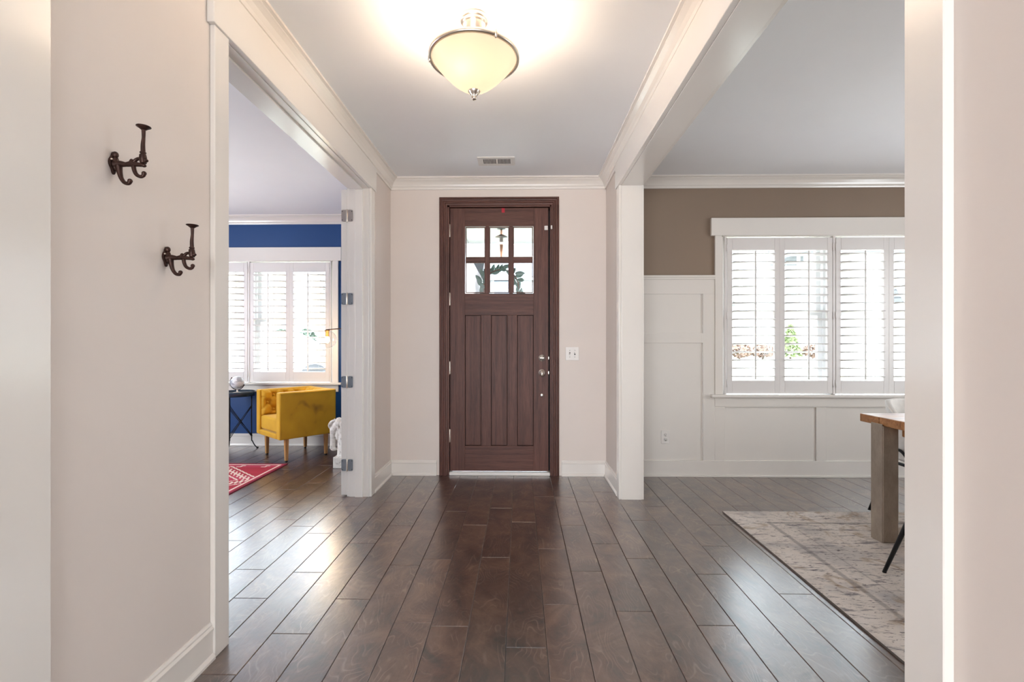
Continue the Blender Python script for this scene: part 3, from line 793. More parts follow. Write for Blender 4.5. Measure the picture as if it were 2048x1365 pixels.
tufted('inner_tufting', (hw-th+.003, -hd+th, zb_+.2), (0, iw, 0), (0, 0, zt_-zb_-.205), (-1, 0, 0), 4, 3, a1, 1)
tufted('inner_tufting', (-hw+th, -hd+th-.003, zb_+.2), (Wd-2*th, 0, 0), (0, 0, zt_-zb_-.205), (0, 1, 0), 3, 3, bk, 1)
# piping along the outer front edges
for x in (hw-.001, -hw+.001):
    MB().tube([(x, hd-.012, zb_+.01), (x, hd-.012, zt_-.012), (x, -hd+.012, zt_-.012)], .004, 6).build('piping', vel, ac)
for x in (-.245, .245):
    for y in (-.21, .21):
        m = MB(); r0, r1 = .019, .014
        vs = [(-r1,-r1,.012),(r1,-r1,.012),(r1,r1,.012),(-r1,r1,.012),(-r0,-r0,zb_+.004),(r0,-r0,zb_+.004),(r0,r0,zb_+.004),(-r0,r0,zb_+.004)]
        l = m.add(vs, [(3,2,1,0),(4,5,6,7),(0,1,5,4),(1,2,6,5),(2,3,7,6),(3,0,4,7)]).build('leg', M['oak'], ac, .002, 1, loc=(x, y, 0))
        MB().lathe([(.012, 0), (.012, .012)], 12).build('glide', M['rubber'], l)

# ------------------------------------------------------------------ office: side table and globe
TX, TY, TZ = -3.205, 5.27, .652
tb = thing('side_table', 'small round black iron side table with crossed folding legs', 'side table', (TX, TY, 0))
bk_ = M['black']; TR = .178
MB().lathe([(.0, TZ-.012), (TR-.008, TZ-.012), (TR, TZ-.038), (TR+.003, TZ-.038), (TR+.006, TZ), (TR+.006, TZ+.014), (TR+.002, TZ+.015), (TR-.001, TZ-.004), (.0, TZ-.004)], 48).build('tray_top', paint('blue_grey_glossy_tray', '2c3c4c', .15, .1, 6, 0), tb)
LR = .145
legpos = []
for a in (31, 151, 271):
    a = math.radians(a); c, s = math.cos(a), math.sin(a); legpos.append((c, s))
    MB().tube([(LR*c, LR*s, TZ-.03), (LR*c, LR*s, .14), (LR*c*1.05, LR*s*1.05, .09), (LR*c*1.22, LR*s*1.22, .035), (LR*c*1.38, LR*s*1.38, .010)], [.006]*5, 8, spline=4).ball((LR*c*1.40, LR*s*1.40, .008), (.015, .012, .008), 10, 6).lathe([(.008, -.004), (.010, 0), (.008, .004)], 10, (LR*c, LR*s, .49)).lathe([(.008, -.004), (.010, 0), (.008, .004)], 10, (LR*c, LR*s, .15)).build('leg', bk_, tb)
for i in range(3):
    (c0, s0), (c1, s1) = legpos[i], legpos[(i+1) % 3]
    for q in (-.010, .010):
        MB().tube([(LR*c0, LR*s0, .49+q), (LR*c1, LR*s1, .15+q)], .0035, 6).build('brace', bk_, tb)
    MB().tube([(LR*c0, LR*s0, .15), (LR*c1, LR*s1, .49)], .0035, 6).build('brace', bk_, tb)
    MB().ball((LR*(c0+c1)/2, LR*(s0+s1)/2, .32), .010, 10, 6).build('pivot', bk_, tb)

GX, GY = -3.19, 5.25
gl = thing('desk_globe', 'pale glass world globe in a dark metal arc on the side table', 'globe', (GX, GY, TZ-.0035))
m, nt, b = newmat('pale_etched_globe')
v = mapping(nt); r = ramp(nt, noise(nt, v, 16, 4, .55), [(.5, (.82, .83, .86)), (.54, (.45, .46, .5))]); nt.links.new(r.outputs[0], b.inputs['Base Color']); b.inputs['Roughness'].default_value = .12
GR = .071; GZ = .118
MB().ball((0, 0, GZ), GR, 28, 18).build('ball', m, gl)
arc = []
for i in range(17):
    a = math.radians(-20-i*(200/16)*1.0); arc.append(((GR+.010)*math.cos(a), 0, GZ+(GR+.010)*math.sin(a)))
MB().tube(arc, .005, 8).ball(arc[0], .008, 8, 6).ball(arc[-1], .008, 8, 6).build('arc', M['iron'], gl)
MB().lathe([(.0, 0), (.048, 0), (.048, .005), (.030, .009), (.010, .014), (.007, .020), (.009, .030), (.006, .038), (.0, .038)], 24).build('foot', M['chrome'], gl)

# ------------------------------------------------------------------ office: sconce
sc = thing('globe_lamp', 'clear glass globe lamp on a dark curved arm beside the office window', 'lamp', (-1.345, 5.0, 1.30))
gx = -2.065+1.345; gz = -.048
br = M['iron']
MB().lathe([(.055, 0), (.055, -.012), (.02, -.022), (.0, -.022)], 24, axis='x').build('wall_plate', br, sc)
MB().tube([(-.01, 0, 0), (-.15, 0, .06), (-.35, 0, .078), (-.55, 0, .068), (gx-.004, 0, .054), (gx, 0, .045)], .006, 10, spline=6).build('arm', br, sc)
brass = metal('aged_brass', 'b08a58', .35)
MB().lathe([(.0, gz+.100), (.030, gz+.098), (.030, gz+.092), (.019, gz+.090), (.019, gz+.030), (.0, gz+.030)], 20, (gx, 0, 0)).build('socket', brass, sc)
MB().ball((gx, 0, gz), .096, 32, 20).build('globe', M['globe_glass'], sc)
MB().lathe([(.0, gz-.040), (.016, gz-.035), (.026, gz-.012), (.024, gz+.010), (.013, gz+.030), (.0, gz+.031)], 16, (gx, 0, 0)).build('bulb', emit('filament_bulb', (1.0, .72, .36), 5), sc)
l = bpy.data.lights.new('globe_lamp_light', 'POINT'); l.energy = 5; l.color = (1, .72, .4); l.shadow_soft_size = .03
o = bpy.data.objects.new('globe_lamp_light', l); COL.objects.link(o); o.parent = sc; o.location = (gx, 0, gz-.055)

# ------------------------------------------------------------------ office: horse bust
def horse():
    def bone(m, pts, n=10):
        for (p, r), (q, s) in zip(pts, pts[1:]):
            p, q = Vector(p), Vector(q)
            for i in range(n+1):
                t = i/n; c = p.lerp(q, t); rad = tuple(a*(1-t)+b*t for a, b in zip(r, s)); m.ball(c, rad, 14, 10)
    m = MB()
    # x: negative = towards the muzzle; z up; origin = front lower edge of the base
    # neck
    bone(m, [((.115, 0, .10), (.110, .080, .05)), ((.105, 0, .20), (.095, .070, .06)), ((.090, 0, .30), (.078, .058, .06)), ((.055, 0, .385), (.058, .048, .05)), ((.02, 0, .415), (.042, .044, .04))])
    # head: poll, forehead, nose, muzzle
    bone(m, [((.010, 0, .405), (.046, .046, .040)), ((-.022, 0, .360), (.044, .044, .040)), ((-.030, 0, .300), (.034, .036, .036)), ((-.036, 0, .240), (.026, .028, .030)), ((-.038, 0, .190), (.027, .028, .026))])
    m.ball((.030, 0, .325), (.046, .043, .052), 16, 12)      # jowl
    m.ball((-.030, 0, .172), (.030, .029, .022), 14, 10)     # muzzle
    m.ball((-.012, 0, .166), (.016, .022, .013), 12, 8)      # chin
    for s in (-1, 1):
        m.ball((-.034, s*.037, .356), (.014, .010, .011), 10, 8)     # brow and eye
        m.ball((-.058, s*.016, .182), (.007, .007, .010), 8, 6)     # nostril
        m.tube([(.012, s*.026, .435), (-.004, s*.030, .458), (-.012, s*.030, .474)], [.014, .011, .003], 8)   # ears
        m.ball((.020, s*.034, .300), (.020, .012, .040), 10, 8)
    # forelock and mane locks
    rnd = random.Random(4)
    m.tube([(.0, 0, .452), (-.045, -.010, .432), (-.066, -.016, .400), (-.060, -.020, .372)], [.016, .020, .015, .004], 8, spline=4)
    m.tube([(.0, 0, .452), (-.042, .014, .428), (-.062, .018, .395)], [.014, .016, .004], 8, spline=4)
    for i in range(11):
        t = i/10; bx_, bz = .015+.17*t, .455-.02*t-.30*t*t
        for s in (-1, 1):
            dx = rnd.uniform(.005, .03)
            m.tube([(bx_, 0, bz), (bx_+dx*.5, s*.045, bz-.02), (bx_+dx, s*(.062+.012*t), bz-.065-rnd.uniform(0, .03))], [.017, .018, .004], 8, spline=4)
        m.ball((bx_+.01, 0, bz), (.026, .022, .026), 10, 8)
    # plinth
    m2 = MB().box(0, .25, -.095, .095, 0, .108)
    m.ball((.120, 0, .11), (.118, .088, .035), 16, 8)
    return m, m2
hs = thing('horse_bust', 'white plaster horse head bust on the floor beside the office door', 'sculpture', (-1.806, 4.60, 0), 0)
hm, hb = horse()
m, nt, b = newmat('weathered_white_plaster')
v = mapping(nt); geo = N(nt, 'ShaderNodeNewGeometry')
r = ramp(nt, noise(nt, v, 26, 5, .7), [(.33, lin('8f877d')), (.46, lin('d8d3cc')), (.7, lin('ece8e3'))]); nt.links.new(r.outputs[0], b.inputs['Base Color']); b.inputs['Roughness'].default_value = .7
bump(nt, b, noise(nt, v, 90, 4), .4, .003); M['plaster'] = m
ho = hm.build('head', M['plaster'], hs, fix=False)
md = ho.modifiers.new('rm', 'REMESH'); md.mode = 'VOXEL'; md.voxel_size = .0042; md.use_smooth_shade = True
md = ho.modifiers.new('sm', 'SMOOTH'); md.factor = .5; md.iterations = 2
hb.build('plinth', M['plaster'], hs, .006, 2)

# ------------------------------------------------------------------ office: kilim rug (woven pattern held as face colours of a fine grid)
def kilim():
    L, Wd_ = 2.3, 2.2      # extent along x (leftwards) and y (towards the camera)
    nx, ny = 230, 220
    red = np.array(lin('a8253a')); pink = np.array(lin('b63a55')); cream = np.array(lin('e6cfc4')); wine = np.array(lin('7c1530'))
    ii, jj = np.meshgrid(np.arange(nx), np.arange(ny)); uu = (ii+.5)/nx*L; w_ = (jj+.5)/ny*Wd_
    rng = np.random.RandomState(3)
    streak = .90+.2*rng.rand(ny, 1)+.08*(rng.rand(ny, nx)-.5)
    colr = np.where(((w_*7).astype(int) % 3 == 0)[..., None], pink, red)*streak[..., None]
    def put(mask, c): colr[mask] = c*(.92+.12*rng.rand(mask.sum(), 1))
    edge = np.minimum(np.minimum(uu, L-uu), np.minimum(w_, Wd_-w_))
    put((edge > .035) & (edge < .058), cream)
    put(edge < .02, wine)
    # large stepped diamonds
    per = 1.0
    d = np.abs(((w_-.07) % per)-per/2)+np.abs((uu % per)-per/2)*.84
    dq = np.round(d*46)/46
    ins = edge > .065
    for c0, wd in ((.285, .012), (.455, .013), (.12, .016), (.03, .02)):
        put((np.abs(dq-c0) < wd) & ins, cream)
    teeth = (np.abs(d-.37) < .050) & (((uu*26+w_*9) % 1) < .45) & ins
    put(teeth, cream)
    put((np.abs(d-.37) < .010) & ins & (((uu*26+w_*9) % 1) > .2), cream)
    # small s-motifs in the border
    for k in range(12):
        cu = .16+.24*k
        for cv in (.11,):
            x = uu-cu; y = w_-cv
            s_ = ((np.abs(y-.020*np.sign(x)) < .010) & (np.abs(x) < .035)) | ((np.abs(x) < .010) & (np.abs(y) < .028))
            put(s_, cream)
    vs = [(-i/nx*L, -j/ny*Wd_, .008) for j in range(ny+1) for i in range(nx+1)]
    fs = [(j*(nx+1)+i, (j+1)*(nx+1)+i, (j+1)*(nx+1)+i+1, j*(nx+1)+i+1) for j in range(ny) for i in range(nx)]
    m = MB().add(vs, fs)
    nf = len(fs)
    m.add([(0,0,.008),(-L,0,.008),(-L,-Wd_,.008),(0,-Wd_,.008),(0,0,0),(-L,0,0),(-L,-Wd_,0),(0,-Wd_,0)], [(4,5,1,0),(5,6,2,1),(6,7,3,2),(7,4,0,3),(4,7,6,5)])
    mt, nt, b = newmat('woven_red_wool')
    at = N(nt, 'ShaderNodeVertexColor'); at.layer_name = 'weave'; nt.links.new(at.outputs[0], b.inputs['Base Color']); b.inputs['Roughness'].default_value = .9
    bump(nt, b, noise(nt, mapping(nt, (1, 6, 1)), 90, 2), .4, .002)
    me = m.mesh('kilim_rug', mt, fix=False)
    ca = me.color_attributes.new('weave', 'FLOAT_COLOR', 'CORNER')
    cc = np.ones((len(me.loops), 4), dtype=np.float32)
    flat = colr.reshape(-1, 3); cc[:nf*4, :3] = np.repeat(flat, 4, axis=0); cc[nf*4:, :3] = wine
    ca.data.foreach_set('color', cc.ravel())
    return me
rg = tag(link('kilim_rug', kilim(), None, (-2.318, 4.655, 0.0)), 'red woven kilim rug with cream zigzag pattern on the office floor', 'rug')

# ------------------------------------------------------------------ dining room: rug
m, nt, b = newmat('distressed_grey_rug')
v = mapping(nt, (1, 1, 1)); v2 = mapping(nt, (1.0, 4.2, 1)); v3 = mapping(nt, (3.2, 9, 1))
big = noise(nt, v, 2.6, 4, .6, .4); st1 = noise(nt, v2, 7, 6, .72, .5); st2 = noise(nt, v3, 9, 5, .7, .4)
base = ramp(nt, big, [(.35, lin('b9b5b4')), (.5, lin('ded5cd')), (.7, lin('e8e1db'))])
dk = ramp(nt, st1, [(.37, (1, 1, 1)), (.46, (0, 0, 0))]); dk2 = ramp(nt, st2, [(.34, (1, 1, 1)), (.43, (0, 0, 0))])
mx1 = N(nt, 'ShaderNodeMix', data_type='RGBA'); nt.links.new(dk.outputs[0], mx1.inputs[0]); nt.links.new(base.outputs[0], mx1.inputs[6]); mx1.inputs[7].default_value = (*lin('8a8486'), 1)
mx2 = N(nt, 'ShaderNodeMix', data_type='RGBA'); nt.links.new(dk2.outputs[0], mx2.inputs[0]); nt.links.new(mx1.outputs[2], mx2.inputs[6]); mx2.inputs[7].default_value = (*lin('645d5f'), 1)
och = ramp(nt, noise(nt, v, 3.1, 3, .5, 1.2), [(.60, (0, 0, 0)), (.66, (.55, .55, .55)), (.70, (0, 0, 0))])
mx3 = N(nt, 'ShaderNodeMix', data_type='RGBA'); nt.links.new(och.outputs[0], mx3.inputs[0]); nt.links.new(mx2.outputs[2], mx3.inputs[6]); mx3.inputs[7].default_value = (*lin('9a7c55'), 1)
# border bands along the edges
tc = N(nt, 'ShaderNodeTexCoord'); sp = N(nt, 'ShaderNodeSeparateXYZ'); nt.links.new(tc.outputs['Object'], sp.inputs[0])
ab = N(nt, 'ShaderNodeMath', operation='MINIMUM'); ng = N(nt, 'ShaderNodeMath', operation='MULTIPLY'); ng.inputs[1].default_value = -1; nt.links.new(sp.outputs[1], ng.inputs[0])
nt.links.new(sp.outputs[0], ab.inputs[0]); nt.links.new(ng.outputs[0], ab.inputs[1])
bd = ramp(nt, ab.outputs[0], [(.0, (.1, .1, .1)), (.028, (.0, .0, .0)), (.20, (0, 0, 0)), (.21, (.45, .45, .45)), (.228, (.45, .45, .45)), (.236, (0, 0, 0)), (.33, (0, 0, 0)), (.335, (.4, .4, .4)), (.347, (0, 0, 0))])
mx4 = N(nt, 'ShaderNodeMix', data_type='RGBA'); nt.links.new(bd.outputs[0], mx4.inputs[0]); nt.links.new(mx3.outputs[2], mx4.inputs[6]); mx4.inputs[7].default_value = (*lin('6b6566'), 1)
nt.links.new(mx4.outputs[2], b.inputs['Base Color']); b.inputs['Roughness'].default_value = .95
bump(nt, b, noise(nt, v, 240, 2), .3, .002)
RX, RY = 1.447, 3.385
tag(MB().box(0, 2.9, -2.6, 0, 0, .010, 0, {0: 1, 2: 1, 3: 1, 4: 1, 5: 1}).build('area_rug', [m, paint('rug_binding', '5d544e', .9, .1, 40, .2)], loc=(RX, RY, .0)), 'distressed cream and grey area rug under the dining table', 'rug')

# ------------------------------------------------------------------ dining table
TBX0, TBX1, TBY0, TBY1 = 2.182, 4.15, 1.78, 3.06
dt = thing('dining_table', 'rustic plank dining table on square steel legs', 'dining table', (TBX0, TBY1, .0105))
plankw = wood('reclaimed_pine', '7a4a26', 'c08a58', 0, .35, stretch=9, spec=.6)
plankw2 = plankw
npl = 8; pwid = (TBY1-TBY0)/npl; zt0, zt1 = .700, .750
rnd = random.Random(5)
for i in range(npl):
    dz = rnd.uniform(-.003, .002); dx = rnd.uniform(-.004, .004)
    bx('plank', plankw, dt, dx, TBX1-TBX0+dx, -(i+1)*pwid+.001, -i*pwid-.001, zt0, zt1+dz, .003)
steel = wood('aged_bare_steel', '8d8276', 'b9aa9b', 2, .42, stretch=2.2, bstr=.05); 
steel.node_tree.nodes['Principled BSDF'].inputs['Metallic'].default_value = .5
for x, y in ((-.006, -.205), (TBX1-TBX0-.09, -.205), (-.006, -(TBY1-TBY0)+.11), (TBX1-TBX0-.09, -(TBY1-TBY0)+.11)):
    bx('leg', steel, dt, x+.006 if x > 0 else x, x+.094, y, y+.094, 0, zt0+.0, .004)
    if x < 0: bx('leg_plate', steel, dt, x-.004, x, y+.002, y+.092, 0, zt0+.012, .001)
bx('end_beam', plankw, dt, .10, .17, -(TBY1-TBY0)+.2, -.21, zt0-.06, zt0, .004)

# ------------------------------------------------------------------ dining chairs
fab = paint('off_white_boucle', 'd9d4ce', .9, .04, 30, .5, bscale=160)
def make_chair(label, loc, rz):
    t = thing('dining_chair', label, 'dining chair', loc, rz, 'white dining chairs round the table')
    zs = .46
    # seat cushion: rounded super-ellipse
    pr = []
    m = MB(); seg = 40; rings = [(.0, .055), (.6, .057), (.88, .050), (.97, .036), (1.0, .018), (.985, .002), (.9, -.012), (.0, -.014)]
    vs = []
    for r, h in rings:
        for k in range(seg):
            a = 2*math.pi*k/seg; c, s = math.cos(a), math.sin(a); q = (abs(c)**3+abs(s)**3)**(-1/3)
            vs.append((.232*q*c*r, .225*q*s*r+.01, zs-.04+h))
    n = len(rings); fs = [(i*seg+k, i*seg+(k+1) % seg, (i+1)*seg+(k+1) % seg, (i+1)*seg+k) for i in range(n-1) for k in range(seg)]
    m.add(vs, fs, 0, True).build('seat', fab, t)
    # wrapping shell back, arms falling towards the front
    A0, A1 = math.radians(-20), math.radians(200)
    def shell(off):
        def fn(a, b_):
            an = A0+(A1-A0)*a; side = abs(a-.5)*2
            top = .805-.15*max(0, side-.45)**1.3/.45; bot = zs-.03
            z = bot+(top-bot)*b_
            lean = .035*b_; R = .245+off+lean*.6
            return (R*math.cos(an), -(R*math.sin(an))*.98-.0-lean*math.sin(an)+.0, z)
        return fn
    nu, nv = 40, 12; m = MB(); fo, fi = shell(.018), shell(-.018)
    vs = [fo(i/nu, j/nv) for j in range(nv+1) for i in range(nu+1)]+[fi(i/nu, j/nv) for j in range(nv+1) for i in range(nu+1)]
    o_ = (nu+1)*(nv+1); idx = lambda i, j, q=0: q*o_+j*(nu+1)+i
    fs = []
    for j in range(nv):
        for i in range(nu):
            fs.append((idx(i,j), idx(i+1,j), idx(i+1,j+1), idx(i,j+1))); fs.append((idx(i,j,1), idx(i,j+1,1), idx(i+1,j+1,1), idx(i+1,j,1)))
    for i in range(nu): fs.append((idx(i,nv), idx(i+1,nv), idx(i+1,nv,1), idx(i,nv,1))); fs.append((idx(i,0), idx(i,0,1), idx(i+1,0,1), idx(i+1,0)))
    for j in range(nv): fs.append((idx(0,j), idx(0,j+1), idx(0,j+1,1), idx(0,j,1))); fs.append((idx(nu,j), idx(nu,j,1), idx(nu,j+1,1), idx(nu,j+1)))
    sh = m.add(vs, fs, 0, True).build('backrest', fab, t)
    md = sh.modifiers.new('b', 'BEVEL'); md.width = .012; md.segments = 3; md.limit_method = 'ANGLE'
    bk = M['black']
    loop = []
    for i in range(13):
        a = math.radians(-10+200*i/12); loop.append((.285*math.cos(a), -.285*math.sin(a), .50))
    for s in (0, -1):
        pass
    hoop = [(.262, .10, .395), (.278, .085, .42), (.284, .06, .47), (.285, .02, .497)]+loop[1:-1]+[(-.285, .02, .497), (-.284, .06, .47), (-.278, .085, .42), (-.262, .10, .395)]
    MB().tube(hoop, .0095, 10, spline=4).build('frame_hoop', bk, t)
    MB().tube([(.2, .18, .395), (.235, -.05, .395), (.19, -.19, .395), (0, -.22, .395), (-.19, -.19, .395), (-.235, -.05, .395), (-.2, .18, .395), (0, .2, .395)], .010, 10, spline=5, closed=True).build('seat_ring', bk, t)
    for x, y in ((.19, .17), (-.19, .17), (.185, -.185), (-.185, -.185)):
        fx, fy = x*1.36, (y*1.35 if y > 0 else y*1.62)
        l = MB().tube([(x, y, .40), (x+(fx-x)*.04, y+(fy-y)*.04, .38), (fx, fy, .004)], [.013, .013, .009], 10).build('leg', bk, t)
        MB().lathe([(.0095, 0), (.0095, .006)], 10, (fx, fy, 0)).build('glide', M['rubber'], l)
    return t
make_chair('white upholstered dining chair at the head of the table, black leg near the casing', (2.205, 2.239, .0105), -R90)
make_chair('white upholstered dining chair behind the table, its back below the window', (2.765, 3.126, .0105), math.pi)

# ------------------------------------------------------------------ outside: ground, porch, wreath, neighbours
def ground_mat():
    m, nt, b = newmat('pale_winter_lawn'); v = mapping(nt)
    r = ramp(nt, noise(nt, v, 1.2, 6, .65), [(.35, lin('7f7f70')), (.55, lin('95937f')), (.7, lin('a09b90'))]); nt.links.new(r.outputs[0], b.inputs['Base Color']); b.inputs['Roughness'].default_value = .95
    return m
def gz_(y, x=5):
    a, b_ = (7.0, 11.5) if x > 0 else (9.0, 14.0)
    return -.35 if y < a else (.8 if y > b_ else -.35+1.15*(y-a)/(b_-a))
gm = MB(); ys = [4.4, 6, 7, 8, 9, 10, 11, 11.5, 12, 13, 14, 20, 30, 60, 120]
vs = [(x, y, gz_(y, x)) for y in ys for x in (-120, -30, -10, 0, 10, 30, 120)]
gm.add(vs, [(j*7+i, j*7+i+1, (j+1)*7+i+1, (j+1)*7+i) for j in range(len(ys)-1) for i in range(6)])
tag(gm.build('ground', ground_mat()), 'pale sloping front yard outside the windows', 'ground', kind='structure')
conc = paint('porch_concrete', 'b8b4ae', .8, .06, 6, .2)
tag(MB().box(XLO+.17, 1.75, D+.16, 6.75, -.35, -.06).build('porch_floor', conc), 'concrete porch floor outside the front door', 'porch floor', kind='structure')
pc = tag(MB().box(XLO+.17, 1.75, D+.152, 6.8, 2.60, 2.72).build('porch_ceiling', paint('porch_ceiling_paint', '8a8a88', .6, .02, 3, .05)), 'grey boarded porch ceiling outside the front door', 'porch ceiling', kind='structure')
bd_m = pc.data.materials[0]
for i in range(6): bx('board', bd_m, pc, -1.15+i*.45, -1.15+i*.45+.44, D+.16, 6.5, 2.592, 2.602, .002)
tag(MB().box(XLO+.17, 1.75, 6.52, 6.78, 2.42, 2.598).box(XLO+.17, 1.75, 6.49, 6.52, 2.50, 2.60).build('porch_beam', M['vinyl'], bevel=.003, bseg=1), 'white porch beam seen through the upper door panes', 'porch beam', kind='structure')
for x, lb in ((1.6, 'white square porch column outside, hidden behind the dining opening'), (-1.02, 'white square porch column outside, hidden behind the foyer wall')):
    c = thing('porch_column', lb, 'column', (x, 6.64, -.06)); w = .09
    bx('shaft', M['vinyl'], c, -w, w, -w, w, 0, 2.478, .004); bx('base', M['vinyl'], c, -w-.03, w+.03, -w-.03, w+.03, 0, .14, .004); bx('capital', M['vinyl'], c, -w-.03, w+.03, -w-.03, w+.03, 2.38, 2.478, .004)
tag(MB().box(1.76, 5.0, D+.155, D+.75, 2.60, 2.72).build('eave_shade', M['vinyl']), 'added unseen white eave shading the dining room shutters', 'eave', kind='structure')  # unseen overhang added to keep sky light off the dining slats
tag(MB().box(-5.3, XLO+.165, DO+.155, DO+1.3, 2.60, 2.72).build('eave_shade', M['vinyl']), 'added unseen white eave shading the office shutters', 'eave', kind='structure')  # added out of view, made deep to shade the office slats

pl = thing('porch_pendant', 'coppery porch pendant lamp seen through the middle upper pane', 'pendant lamp', (-.222, 5.6, 2.592))
cop = metal('weathered_copper', 'b57f66', .4)
MB().lathe([(.0, 0), (.05, 0), (.05, -.02), (.0, -.03)], 20).build('canopy', M['black'], pl)
MB().tube([(0, 0, -.02), (0, 0, -.09)], .012, 8).build('rod', cop, pl)
MB().lathe([(.0, -.085), (.030, -.09), (.075, -.115), (.072, -.122), (.022, -.125), (.022, -.20), (.0, -.20)], 20).build('cap', M['black'], pl)
MB().lathe([(.0, -.20), (.020, -.20), (.016, -.30), (.010, -.38), (.0, -.385)], 16).build('body', cop, pl)

wr = thing('door_wreath', 'green leafy wreath hanging outside on the door glass', 'wreath', (-.178, D+.085, 1.735))
MB().tube([(.165*math.cos(2*math.pi*i/24), .012, .165*math.sin(2*math.pi*i/24)) for i in range(24)], .008, 6, closed=True).build('twig_ring', paint('wreath_twig', '5a4330', .8, .2, 20, .2), wr)
lm = MB(); L = .085; vs = []; 
for i in range(7):
    t = i/6; w = .020*math.sin(math.pi*min(1, t*.92+.08))**.8*(1-.0*t); vs += [(-w, .006*math.sin(3*t), t*L), (0, -.004+.010*t*t, t*L), (w, .006*math.sin(3*t), t*L)]
lmesh = lm.add(vs, [(i*3+a, i*3+a+1, (i+1)*3+a+1, (i+1)*3+a) for i in range(6) for a in (0, 1)], 0, True).mesh('leaf', paint('magnolia_leaf_green', '46685a', .35, .3, 30, .1), fix=False)
rnd = random.Random(8)
for k in range(64):
    a = 2*math.pi*k/64+rnd.uniform(-.05, .05); r = .165+rnd.uniform(-.025, .025)
    o = link('leaf', lmesh, wr, (r*math.cos(a), .012+rnd.uniform(-.012, .025), r*math.sin(a)))
    sw_ = rnd.choice((-1, 1))*rnd.uniform(.3, 1.1)
    o.rotation_euler = (rnd.uniform(-.4, .4), math.pi/2-a+math.pi/2*.75+sw_*.8, rnd.uniform(-.7, .7)); s_ = rnd.uniform(.75, 1.15); o.scale = (s_, s_, s_)

def siding(name, hexc, step=.18, dark=.62):
    m, nt, b = newmat(name); tc = N(nt, 'ShaderNodeTexCoord'); sp = N(nt, 'ShaderNodeSeparateXYZ'); nt.links.new(tc.outputs['Object'], sp.inputs[0])
    d = N(nt, 'ShaderNodeMath', operation='DIVIDE'); d.inputs[1].default_value = step; nt.links.new(sp.outputs[2], d.inputs[0])
    f = N(nt, 'ShaderNodeMath', operation='FRACT'); nt.links.new(d.outputs[0], f.inputs[0]); c = lin(hexc)
    r = ramp(nt, f.outputs[0], [(.0, tuple(x*dark for x in c)), (.12, tuple(x*dark for x in c)), (.16, c), (1, c)]); nt.links.new(r.outputs[0], b.inputs['Base Color']); b.inputs['Roughness'].default_value = .7
    return m
def brick_mat():
    m, nt, b = newmat('pale_brick'); br_ = N(nt, 'ShaderNodeTexBrick'); br_.inputs['Scale'].default_value = 3.2
    mp = N(nt, 'ShaderNodeMapping'); mp.inputs['Rotation'].default_value = (R90, 0, 0); tc = N(nt, 'ShaderNodeTexCoord'); nt.links.new(tc.outputs['Object'], mp.inputs[0]); nt.links.new(mp.outputs[0], br_.inputs[0])
    br_.inputs['Color1'].default_value = (*lin('8a7d78'), 1); br_.inputs['Color2'].default_value = (*lin('a09590'), 1); br_.inputs['Mortar'].default_value = (*lin('b5b0ac'), 1)
    nt.links.new(br_.outputs[0], b.inputs['Base Color']); return m
roofm = paint('grey_roof_shingle', '66686c', .9, .15, 8, .3)
wtrim = paint('house_white_trim', '9c9c9c', .5, .02, 3, 0); dglass = paint('dark_house_window', '3c444c', .1, .1, 3, 0)
def house(label, x0, x1, y0, y1, z0, eave, ridge, axis, wm, wins):
    t = thing('neighbour_house', label, 'house', ((x0+x1)/2, y0, z0)); hx = (x1-x0)/2; dy = y1-y0; E = eave-z0; Rr = ridge-z0
    m = MB().box(-hx, hx, 0, dy, 0, E)
    o = .3
    if axis == 'y':     # gable looks at us
        m.add([(-hx, 0, E), (hx, 0, E), (0, 0, Rr), (-hx, dy, E), (hx, dy, E), (0, dy, Rr)], [(0, 1, 2), (3, 5, 4), (0, 2, 5, 3), (1, 4, 5, 2)])
        m.build('wall', wm, t)
        sl_ = (Rr-E)/hx; r = MB()
        for s in (-1, 1):
            ex = s*(hx+o); ez = E-o*sl_
            r.add([(0, -o, Rr+.02), (ex, -o, ez+.02), (ex, dy+o, ez+.02), (0, dy+o, Rr+.02), (0, -o, Rr+.20), (ex, -o, ez+.20), (ex, dy+o, ez+.20), (0, dy+o, Rr+.20)], [(0,1,2,3),(7,6,5,4),(0,4,5,1),(1,5,6,2),(2,6,7,3),(3,7,4,0)])
        r.build('roof', roofm, t)
        for s in (-1, 1): MB().tube([(0, -o-.02, Rr+.06), (s*(hx+o), -o-.02, E-o*sl_+.06)], .09, 4, smooth=False).build('rake_board', wtrim, t)
    else:
        m.build('wall', wm, t)
        r = MB(); pr = [(-o, E-.02), (dy/2, Rr), (dy+o, E-.02), (dy+o, E+.14), (dy/2, Rr+.17), (-o, E+.14)]
        r.prism(pr, (-hx-o, 0, 0), (hx+o, 0, 0), (0, 1, 0), (0, 0, 1)); r.build('roof', roofm, t)
        MB().box(-hx-o, hx+o, -o-.1, -o, E-.1, E+.06).build('gutter', wtrim, t)
    for wx, wz, ww, wh in wins:
        f = bx('window', wtrim, t, wx-ww/2-.1, wx+ww/2+.1, -.06, 0, wz-.1, wz+wh+.1)
        for q in (0, 1): bx('pane', dglass, f, (wx-ww/2)-f.location.x, (wx+ww/2)-f.location.x, -.045, -.025, wz+q*wh/2+.03-f.location.z, wz+(q+1)*wh/2-.03-f.location.z)
    return t
sd = siding('light_grey_lap_siding', '8f9192'); sd2 = siding('warm_grey_lap_siding', '8b8882')
house('grey siding house with steep gable beyond the dining window', 6.9, 11.6, 15, 24, .8, 3.0, 7.2, 'y', sd, [(-.9, 3.0, .8, 1.3)])
house('long low siding house farther along beyond the dining window', 12.4, 24, 19, 28, .8, 3.6, 6.6, 'x', sd2, [(-4, .9, 1, 1.5), (-1.5, .9, 1, 1.5)])
